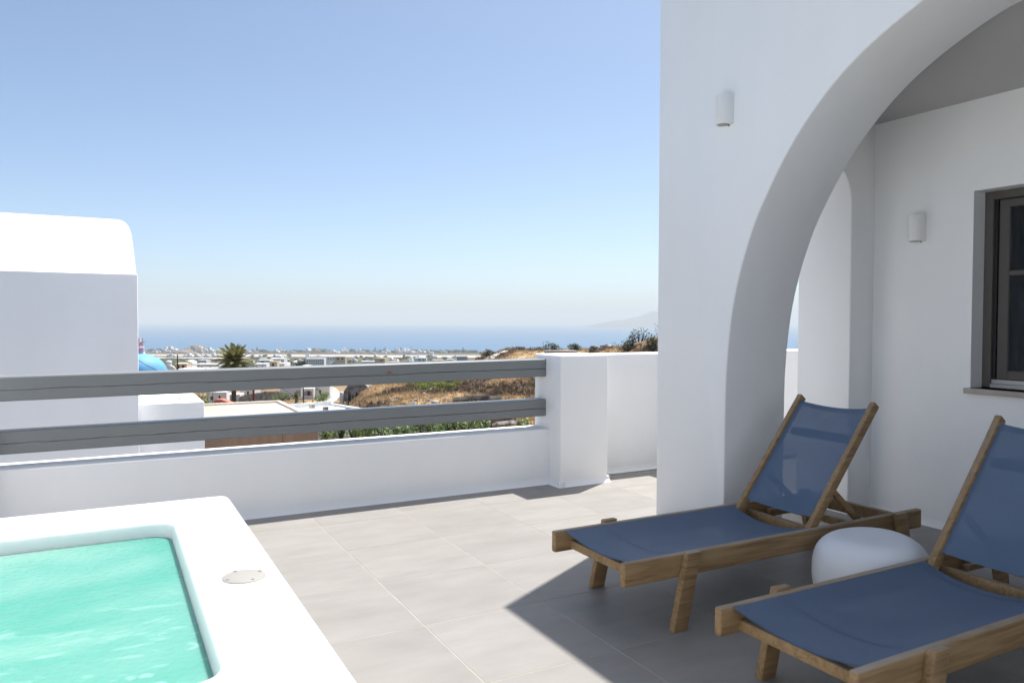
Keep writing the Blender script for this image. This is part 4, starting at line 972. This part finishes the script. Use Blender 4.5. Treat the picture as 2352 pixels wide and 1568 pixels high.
for _ in range(26):
    a = r_.uniform(0, 6.28); z0 = r_.uniform(1.3, 3.5); l_ = r_.uniform(.7, 1.7); p = Vector((0, 0, z0)); pts = [p]
    for s_ in range(4): p = p + Vector((math.cos(a) * l_ / 4 + r_.gauss(0, .06), math.sin(a) * l_ / 4, l_ / 4 * (.2 + .25 * s_) + r_.gauss(0, .05))); pts.append(p)
    tb.tube(pts, [.03, .022, .016, .012, .006], 4); tips += pts[2:]
tb.build('trunk', M['pole'], bt); fm = MB()
for p in tips:
    if r_.random() < .8: leaves(fm, p, (.22, .22, .2), 12, .06, r_, .1)
fm.build('crown', M['bush'], bt, smooth=0, fixn=False)

# date palm
def make_palm(name, label, base, trunk_h, trunk_r, R_, nfr, seed, scale=1.0):
    r_ = random.Random(seed); e = empty(name, base); tag(e, label, 'palm tree')
    tk = MB(); pts = []; rs = []
    for i in range(15):
        t = i / 14; pts.append((.12 * math.sin(t * 2), 0, -.5 + (trunk_h + .5) * t)); rs.append(trunk_r * (1.25 - .35 * t + (.06 if i % 2 else 0)) * (1.35 if t > .93 else 1))
    tk.tube(pts, rs, 12).build('trunk', M['bark'], e)
    top = Vector(pts[-1])
    def frond_mesh(k):
        mb = MB(); L = R_ * (1 + .06 * k); n = 22; P = []
        droop = (.20, .42, .75)[k]
        for i in range(n + 1):
            t = i / n; P.append(Vector((L * (t - .12 * droop * t * t), 0, -L * droop * t * t * .55)))
        mb.tube(P[::3], [.035 * (1 - i / 8.5) + .006 for i in range(len(P[::3]))], 4)
        for i in range(3, n + 1):
            t = i / n; ll = L * .20 * (math.sin(math.pi * min(1, t * .93 + .05)) ** .6) + .05
            tg = (P[i] - P[i - 1]).normalized()
            for s in (-1, 1):
                for sub in (0, .5):
                    o = P[i] - (P[i] - P[i - 1]) * sub
                    dr = (tg * .75 + Vector((0, s * .8, .30))).normalized(); tip = o + dr * ll + Vector((0, 0, -.14 * ll)); wv = tg * .0115 * R_
                    mb.add([o - wv, o + wv, o + dr * ll * .55 + wv * .9, tip, o + dr * ll * .55 - wv * .9], [(0, 1, 2, 3, 4)])
        return mb.mesh('frond', M['palm'], smooth=0, fixn=False)
    meshes = [frond_mesh(k) for k in range(3)]
    for i in range(nfr):
        t = (i + .5) / nfr; el = R(82 - 112 * t ** .9) + r_.gauss(0, .06); az = i * 2.39996 + r_.gauss(0, .1)
        o = link('frond', meshes[0 if t < .4 else 1 if t < .75 else 2], e); o.location = top + Vector((0, 0, .1)); o.rotation_mode = 'XYZ'
        o.rotation_euler = (r_.gauss(0, .25), -el, az); s_ = r_.uniform(.86, 1.08) * (.92 + .1 * math.sin(t * 3)); o.scale = (s_, s_, s_)
    return e
pb = at(536, 936, 112)
make_palm('date_palm', 'tall date palm with a full crown rising above the upper rail', pb, (at(539, 833, 112).z - pb.z), .30, 3.1, 74, 3)
pb = at(679, 922, 150); make_palm('young_palm', 'small young palm in front of the long low white house', pb, 1.0, .16, 1.25, 26, 8)

# ------------------------------------------------------------------ hillside details
def drape(name, pts, width, m, lift=.08, label=None):
    mb = MB(); P = []
    for i, (x, y) in enumerate(pts):
        a = Vector(pts[max(i - 1, 0)]); b = Vector(pts[min(i + 1, len(pts) - 1)]); t = (b - a).normalized(); n = Vector((-t.y, t.x))
        row = []
        for k in range(5):
            q = Vector((x, y)) + n * width * (k / 4 - .5) * (1 + .25 * fbm(x, y, .2, 2)); row.append((q.x, q.y, gz(q.x, q.y) + lift))
        P += row
    mb.add(P, [(i * 5 + k, i * 5 + k + 1, i * 5 + k + 6, i * 5 + k + 5) for i in range(len(pts) - 1) for k in range(4)])
    return tag(mb.build(name, M[m], None), label, kind='structure')
def ray_ground(u, v, d0=60, d1=420):                           # where the line of sight through (u, v) meets the hill
    d = d0
    while d < d1:
        p = at(u, v, d)
        if p.z < gz(p.x, d): return Vector((p.x, d, gz(p.x, d)))
        d += .8
    p = at(u, v, d1); return Vector((p.x, d1, gz(p.x, d1)))
tp = [ray_ground(u, v) for u, v in ((740, 933), (752, 926), (764, 917), (771, 908), (771, 900), (765, 893), (757, 888), (752, 884))]
tpts = smooth_curve([(p.x, p.y) for p in tp], 6)
drape('dirt_track', tpts, 2.8, 'track', .15, 'pale curved dirt track climbing past the arched house')
tp = [ray_ground(u, v, 100) for u, v in ((1120, 826), (1135, 818), (1150, 811), (1165, 806))]
drape('bare_path', smooth_curve([(p.x, p.y) for p in tp], 6), 2.2, 'track', .10, 'bare pale path worn over the knoll')

def boulder_mesh(seed, m, sub=2):
    bm = bmesh.new(); bmesh.ops.create_icosphere(bm, subdivisions=sub, radius=1)
    for v in bm.verts:
        v.co *= 1 + .33 * mnoise.noise(v.co * 1.1 + Vector((seed * 3.1, 0, 0))) + .14 * mnoise.noise(v.co * 3 + Vector((0, seed, 0)))
        v.co.z *= .72
    me = bpy.data.meshes.new('boulder'); bm.to_mesh(me); bm.free(); finish(me, M[m], 20); return me
bms = [boulder_mesh(i, 'rock') for i in range(4)] + [boulder_mesh(7 + i, 'rockpale') for i in range(3)]
def boulder(p, r, seed, label, group, k=None):
    r_ = random.Random(seed); o = link('boulder', bms[r_.randrange(7) if k is None else k], None, p, r_.uniform(0, 6.28))
    o.scale = (r * r_.uniform(.8, 1.4), r * r_.uniform(.8, 1.2), r * r_.uniform(.7, 1.1)); tag(o, label, 'rock', group)
for i, (u, v, rp_) in enumerate(((1358, 802, 7), (1366, 797, 8), (1377, 799, 9), (1372, 805, 9), (1384, 796, 8), (1393, 797, 9), (1401, 795, 8), (1408, 799, 8), (1425, 797, 5), (1434, 797, 5))):
    p = at(u, v, 128); boulder(p, rp_ * kpx(128), i, 'grey and white boulder in the heap on the brow of the hill', 'boulders on the brow', (0, 1, 4, 5)[i % 4])
for i in range(16):
    t = i / 15; u = 1046 + 40 * t; v = 904 - 17 * t - 3 * math.sin(t * 5); p = ray_ground(u, v); boulder(p, 2.2 * kpx(p.y), 60 + i, 'dark stone in the tumbled dry-stone wall on the slope', 'stones of the tumbled wall', i % 4)
for i, (u, v) in enumerate(((905, 922), (930, 926), (948, 930), (962, 915), (975, 905), (985, 921), (1000, 926), (1022, 918), (1028, 903), (990, 896), (955, 922), (1010, 933), (880, 928), (1035, 922), (1052, 921))):
    p = ray_ground(u, v); boulder(p, random.Random(i).uniform(4, 9) * kpx(p.y), 80 + i, 'rough grey volcanic boulder among the dry grass of the slope', 'boulders on the slope')

def bank(name, label, u0, v0, u1, v1, h_px, m, seed, back=2.5, cat='earth bank'):
    """upright cut face in the slope, its foot running from (u0, v0) to (u1, v1)"""
    p0, p1 = ray_ground(u0, v0), ray_ground(u1, v1); mb = MB(); n = 26; rows_b = []
    for i in range(n + 1):
        t = i / n; p = p0.lerp(p1, t); h = h_px * kpx(p.y) * (.35 + .65 * math.sin(math.pi * min(1, max(0, t * .9 + .05))) ** .45) * (1 + .16 * fbm(t * 9, seed, 1, 2))
        w1 = .35 * fbm(t * 7, seed + 2, 1, 3)
        rows_b += [(p.x, p.y - .15 + w1, p.z - 1.6), (p.x, p.y + .1 + w1, p.z + h * .5), (p.x, p.y + .45 + w1 * .6, p.z + h), (p.x, p.y + .8 + w1 * .5, p.z + h * .98), (p.x, p.y + back, p.z - .6)]
    mb.add(rows_b, [(i * 5 + k, i * 5 + k + 1, i * 5 + k + 6, i * 5 + k + 5) for i in range(n) for k in range(4)])
    return tag(mb.build(name, M[m], None, smooth=30), label, cat)
bank('earth_bank', 'grey cut earth face under the straw-coloured terrace', 1040, 926, 1152, 922, 15, 'earthcut', 1)
bank('earth_bank', 'grey cut earth bank behind the beige roof, topped with dry grass', 548, 925, 662, 919, 21, 'earthcut', 5)
bank('earth_bank', 'small dark earth bank left of the white chimney', 760, 944, 795, 946, 12, 'earthcut', 8)
bank('earth_bank', 'rough grey rock bank behind the fig hedge near the pier', 1130, 984, 1200, 978, 12, 'rock', 9)

# cave house cut into the foot of the hill
cv_p = ray_ground(815, 914); kv = kpx(cv_p.y); cave = empty('cave_house', (cv_p.x, cv_p.y - 1.0, cv_p.z), -.05)
tag(cave, 'ruined grey cave house with a pointed doorway in the hillside', 'cave house')
r_ = random.Random(12)
fp = [(-27, -8), (-26, 6), (-23, 16), (-18, 24), (-12, 30), (2, 33), (14, 34), (27, 31), (35, 22), (34, 8), (30, -8)]
fp = smooth_curve([(x * kv, z * kv) for x, z in fp], 4)
MB().prism(fp, 'y', 0, 3.5).build('rock_face', M['rock'], cave, bevel=.12, seg=2)
for x0, x1, z1, mm_, nm in ((-14, -7, 15, 'crack', 'cave_opening'), (5, 9, 16, 'crack', 'doorway'), (-3, 0, 9, 'crack', 'niche')):
    MB().prism([(x0 * kv, -2), (x0 * kv, z1 * kv * .7), ((x0 + x1) / 2 * kv, z1 * kv), (x1 * kv, z1 * kv * .7), (x1 * kv, -2)], 'y', -.06, .4).build(nm, M[mm_], cave)  # solid plates, the shade of each opening put into their colour
MB().prism([(-5 * kv, -1), (-5 * kv, 15 * kv), (6 * kv, 25 * kv), (15 * kv, 14 * kv), (15 * kv, -1)], 'y', -.03, .3).build('plastered_gable', M['concrete'], cave)
MB().box(-31 * kv, -23 * kv, -.5, .25, -1.0, 14 * kv).build('white_gatepost', M['house'], cave, bevel=.05)
# mound at the right end of the brow
mo = MB(); md = boulder_mesh(21, 'scrub', 4); o = link('earth_mound', md, None, at(1500, 806, 114)); o.scale = (3.4, 2.6, 2.6); tag(o, 'brown earth mound behind the olive bush', 'mound')
md.materials.clear(); md.materials.append(mat('mound_soil', (0.20, .115, .055), .95, .4, .9, c2=(.34, .21, .105), bump=.8, bscale=3, detail=9))
cs = at(1288, 809, 132); tag(MB().box(-2.8, 2.8, -1.2, 1.2, -.6, .32).build('concrete_slab', M['concrete'], None, loc=cs, rz=.05, bevel=.05), 'low concrete slab lying on the brow behind the pier', 'slab')

# dry grass, scrub and vines
def tufts(name, label, n, m, size, seed, region, blades=4):
    r_ = random.Random(seed); mb = MB()
    for _ in range(n):
        q = region(r_)
        if q is None: continue
        x, y = q; z = gz(x, y); s = size * r_.uniform(.55, 1.5)
        for b in range(blades):
            a = r_.uniform(0, 6.283); l_ = s * r_.uniform(.7, 1.2); dx, dy = math.cos(a), math.sin(a); w = s * .13
            o = Vector((x + r_.gauss(0, s * .35), y + r_.gauss(0, s * .35), z - .05)); t = o + Vector((dx * l_ * .45, dy * l_ * .45, l_ * .8)); wv = Vector((-dy, dx, 0)) * w
            mb.add([o - wv, o + wv, t], [(0, 1, 2)])
    return tag(mb.build(name, M[m], None, smooth=0, fixn=False), label, kind='stuff')
def hill_region(f):
    def g(r_):
        d = 68 * (2.55 ** r_.random()); s = r_.uniform(-.26, .30); x = s * d
        return (x, d) if f(x, d, r_) else None
    return g
tufts('dry_grass', 'dry straw-coloured grass covering the hillside', 26000, 'dry', .42, 1, hill_region(lambda x, d, r: fbm(x, d, .06, 3, 12.0) > r.uniform(-.10, .16)))
tufts('brown_scrub', 'dead brown scrub between the grass of the hillside', 17000, 'scrub', .5, 2, hill_region(lambda x, d, r: fbm(x, d, .06, 3, 12.0) < r.uniform(-.14, .10)), 5)
vb0 = [ray_ground(u, v) for u, v in ((945, 886), (1040, 876), (1050, 893), (960, 898))]
def vine_region(r_):
    u = r_.gauss(990, 30); v = r_.gauss(886, 6)
    if fbm(u * .07, v * .2, 1.0, 2, 3.0) < .04: return None
    p = ray_ground(u, v); return (p.x, p.y)
vm = MB(); r_ = random.Random(9)
for _ in range(380):
    q = vine_region(r_)
    if q: leaves(vm, (q[0], q[1], gz(*q) + .22), (.75, .6, .38), 22, .12, r_, .1)
tag(vm.build('vines', M['vine'], None, smooth=0, fixn=False), 'low bright green vines growing on a terrace of the slope', kind='stuff')
# scattered low scrub plants on the slope
r_ = random.Random(33); sm_b = MB()
for _ in range(300):
    d = 70 * (2.35 ** r_.random()); s = r_.uniform(-.24, .28); x = s * d; leaves(sm_b, (x, d, gz(x, d) + .15), (.55, .5, .42), 16, .11, r_, .2)
tag(sm_b.build('low_scrub', M['bush'], None, smooth=0, fixn=False), 'low thorny scrub dotted over the dry slope', kind='stuff')

# ------------------------------------------------------------------ the plain, its village by the sea, the crag, the island
def plain(u, d): return ground_at(u, d)
def strip(name, label, d0, d1, u0, u1, m, lift):
    mb = MB(); n = 40; P = []
    for d in [d0 + (d1 - d0) * i / 6 for i in range(7)]:
        for i in range(n + 1):
            u = u0 + (u1 - u0) * i / n; x = (u - 1176) / FPX * d; P.append((x, d, gz(x, d) + lift))
    mb.add(P, [(j * (n + 1) + i, j * (n + 1) + i + 1, (j + 1) * (n + 1) + i + 1, (j + 1) * (n + 1) + i) for j in range(6) for i in range(n)])
    return tag(mb.build(name, M[m], None, smooth=0), label, kind='structure')
strip('runway', 'long pale airfield runway crossing the plain', 3080, 3740, 250, 1500, 'apron', 2.0)
strip('apron', 'second pale strip of bare ground beside the airfield', 2620, 2860, 330, 640, 'track', 1.6)
hm = []
def far_house_mesh(seed, m):
    r_ = random.Random(seed); mb = MB(); w, d, h = 1.0, .8, .42
    mb.box(-.5, .5, -.4, .4, -1.0, h)
    x = r_.uniform(-.45, 0); mb.box(x, x + r_.uniform(.3, .5), -.35, .38, h - .01, h + r_.uniform(.22, .34))
    if r_.random() < .6: mb.prism([(.5 + .22 + .22 * math.cos(R(t)), .25 + .16 * math.sin(R(t))) for t in range(0, 181, 20)] + [(.5, -1), (.94, -1)], 'y', -.38, .3)
    else: mb.box(.49, .5 + r_.uniform(.2, .6), -.3, .35, -1.0, h * r_.uniform(.5, .8))
    me = mb.mesh('far_house', M[m], smooth=30)
    me.materials.append(M['pane'])
    return me
fh = [far_house_mesh(i, 'house') for i in range(7)] + [far_house_mesh(20 + i, 'cream') for i in range(2)]
wmesh = MB().box(-.5, .5, -.5, .5, 0, 1).mesh('window', M['pane'], smooth=0)
def far_house(u, d, wpx, seed, label, group, windows=True):
    r_ = random.Random(seed); p = plain(u, d); k = kpx(d) * wpx; o = link('far_house', fh[r_.randrange(9) if r_.random() < .35 else r_.randrange(7)], None, p, r_.uniform(-.25, .35))
    o.scale = (k, k * r_.uniform(.7, 1.1), k * r_.uniform(.75, 1.25)); tag(o, label, 'house', group)
    if windows:
        for i in range(r_.randint(2, 4)):
            c = link('window', wmesh, o, (-.4 + .24 * i + r_.uniform(-.03, .03), -.41, .12)); c.scale = (.09, .04, .17)
r_ = random.Random(77)
VIL = 'small white house in the village along the coast'
for i in range(92):
    u = r_.uniform(335, 1110)
    if 395 < u < 480 and r_.random() < .8: continue
    c_ = fbm(u * .02, 3.3, 1.0, 2)
    if c_ < -.28: continue
    far_house(u, r_.uniform(4120, 4520), r_.uniform(6, 15), 500 + i, VIL, 'houses of the coastal village', i % 2 == 0)
for i in range(26):
    far_house(r_.uniform(345, 650) if i < 20 else r_.uniform(860, 1070), r_.uniform(2900, 3060), r_.uniform(6, 14), 700 + i, 'small white building on the near edge of the airfield', 'buildings along the airfield', i % 2 == 0)
for i in range(22):
    far_house(r_.uniform(560, 1075), r_.uniform(1350, 2500), r_.uniform(8, 18), 800 + i, 'white farmhouse among the fields of the plain', 'farmhouses on the plain')
def tree_mesh(seed, m, tall=1.0):
    r_ = random.Random(seed); mb = MB()
    for c, k in lumps((0, 0, .25), (.5, .5, .6 * tall), 8, r_): leaves(mb, c, (.5 * k + .05, .5 * k + .05, .5 * k + .05), 46, .075, r_, .3)
    return mb.mesh('crown', M[m], smooth=0, fixn=False)
tm = [tree_mesh(i, 'fartree') for i in range(4)] + [tree_mesh(9 + i, 'olive') for i in range(2)] + [tree_mesh(30, 'fartree', 1.9)]
trk = MB().tube([(0, 0, -.3), (.01, 0, .35)], [.06, .035], 6).mesh('trunk', M['pole'])
def far_tree(u, d, hpx, wpx, seed, label, group, k=None, sink=0.0):
    r_ = random.Random(seed); e = empty('tree', plain(u, d) - Vector((0, 0, sink)), r_.uniform(0, 6)); tag(e, label, 'tree', group)
    kk = kpx(d)
    c = link('crown', tm[k if k is not None else r_.randrange(6)], e); c.scale = (wpx * kk, wpx * kk, hpx * kk * 1.1)
    t = link('trunk', trk, e); t.scale = (hpx * kk * .8, hpx * kk * .8, hpx * kk)
for i in range(170):
    u = r_.uniform(340, 1112)
    far_tree(u, r_.uniform(4380, 4610), r_.uniform(3.2, 6.0) * (1.0 if u < 700 else 1.2), r_.uniform(9, 24), 900 + i, 'dark green tree in the belt along the coast', 'trees along the coast')
for i, u in enumerate((590, 861, 885, 920, 945, 1063)): far_tree(u, 4450, 8.5, 4, 60 + i, 'tall pointed cypress standing above the coastal tree belt', 'cypresses by the coast', 6)
for i in range(80):
    far_tree(r_.uniform(560, 1085), r_.uniform(1100, 3000), r_.uniform(4, 9), r_.uniform(7, 17), 1200 + i, 'bushy tree between the fields of the plain', 'trees between the fields')
for i, (u, d, h_, w_, lab) in enumerate(((698, 900, 18, 24, 'broad grey-green tree left of the long white row'), (776, 520, 13, 18, 'dark tree right of the hotel block'), (803, 560, 10, 20, 'round dark green tree at the field edge'), (885, 830, 9, 18, 'low tree beside the pale yellow house'),
        (988, 860, 15, 24, 'round green tree beside the white villa on the plain'), (1092, 420, 13, 26, 'grey-green tree at the foot of the brown hill'), (585, 300, 17, 22, 'green tree half behind the date palm'), (566, 340, 14, 20, 'green tree just right of the palm crown'), (447, 420, 12, 16, 'dark green tree by the long white house'), (369, 160, 14, 12, 'small dark tree right behind the blue dome'))):
    far_tree(u, d, h_, w_, 1400 + i, lab, None, i % 6)
# crag by the shore with its white houses
cr = plain(452, 4300); bm = bmesh.new(); bmesh.ops.create_icosphere(bm, subdivisions=4, radius=1)
for v in bm.verts:
    c = v.co.copy(); f = 1 + .25 * mnoise.noise(c * 1.6) + .14 * mnoise.noise(c * 5); v.co = c * f; v.co.z = v.co.z * (1 if v.co.z > 0 else .4) + .06 * mnoise.noise(c * 9)
me = bpy.data.meshes.new('crag'); bm.to_mesh(me); bm.free(); finish(me, M['mono'], 25)
o = link('crag', me, None, cr); o.scale = (64, 60, 42); tag(o, 'rocky brown crag standing by the shore', kind='structure')
o = link('low_mound', me, None, plain(420, 4150), 1.3); o.scale = (75, 60, 18); tag(o, 'low brown mound beside the rocky crag', kind='structure')
for i, (u, v, w_) in enumerate(((456, 798, 9), (461, 801, 10), (466, 804, 11), (452, 802, 8), (470, 807, 10), (459, 806, 8))):
    p = at(u, v + 2, 4236); o = link('far_house', fh[i], None, p, .1 * i); k = kpx(4236) * w_; o.scale = (k, k * .8, k * .9); tag(o, 'white house stepped up the side of the rocky crag', 'house', 'houses on the crag')
# island on the horizon
IS = [(1335, 753), (1352, 748), (1370, 744), (1400, 738), (1416, 735.5), (1430, 735), (1450, 729.5), (1468, 726.5), (1480, 722), (1495, 715.5), (1502, 714), (1511, 716), (1525, 718), (1545, 714), (1570, 709), (1600, 712), (1650, 722), (1700, 730), (1760, 741), (1800, 753)]
mb = MB(); di = 26000.0; P = []; nn = 9
isl = smooth_curve(IS, 3)
for u, v in isl:
    top = at(u, v, di); z_b = SEA_Z - 20
    hgt = max(2, top.z - z_b)
    for j in range(nn):
        t = j / (nn - 1) * 2 - 1; y = di + t * 2600
        P.append((top.x * (y / di), y, z_b + hgt * (1 - abs(t) ** 1.4) * (1 + .06 * fbm(u * .05, t * 3, 1.0, 3)) if abs(t) > .01 else top.z))
mb.add(P, [(i * nn + j, i * nn + j + 1, (i + 1) * nn + j + 1, (i + 1) * nn + j) for i in range(len(isl) - 1) for j in range(nn - 1)])
tag(mb.build('island', M['isle'], None, smooth=60), 'faint mountainous island on the hazy horizon', kind='structure')

# ------------------------------------------------------------------ haze
hz = MB().box(-FAR - 2000, FAR + 2000, -3000, FAR + 2000, SEA_Z - 22, 480).build('haze', None, None, smooth=0)
m = bpy.data.materials.new('sea_air'); m.use_nodes = True; n_ = m.node_tree.nodes; n_.remove(n_['Principled BSDF'])
pv = n_.new('ShaderNodeVolumePrincipled'); pv.inputs['Color'].default_value = (0.92, 0.98, 1.0, 1); pv.inputs['Density'].default_value = 6.5e-5; pv.inputs['Anisotropy'].default_value = 0.0
m.node_tree.links.new(pv.outputs['Volume'], n_['Material Output'].inputs['Volume']); hz.data.materials.append(m)
tag(hz, 'pale sea haze filling the air over the plain', kind='stuff')
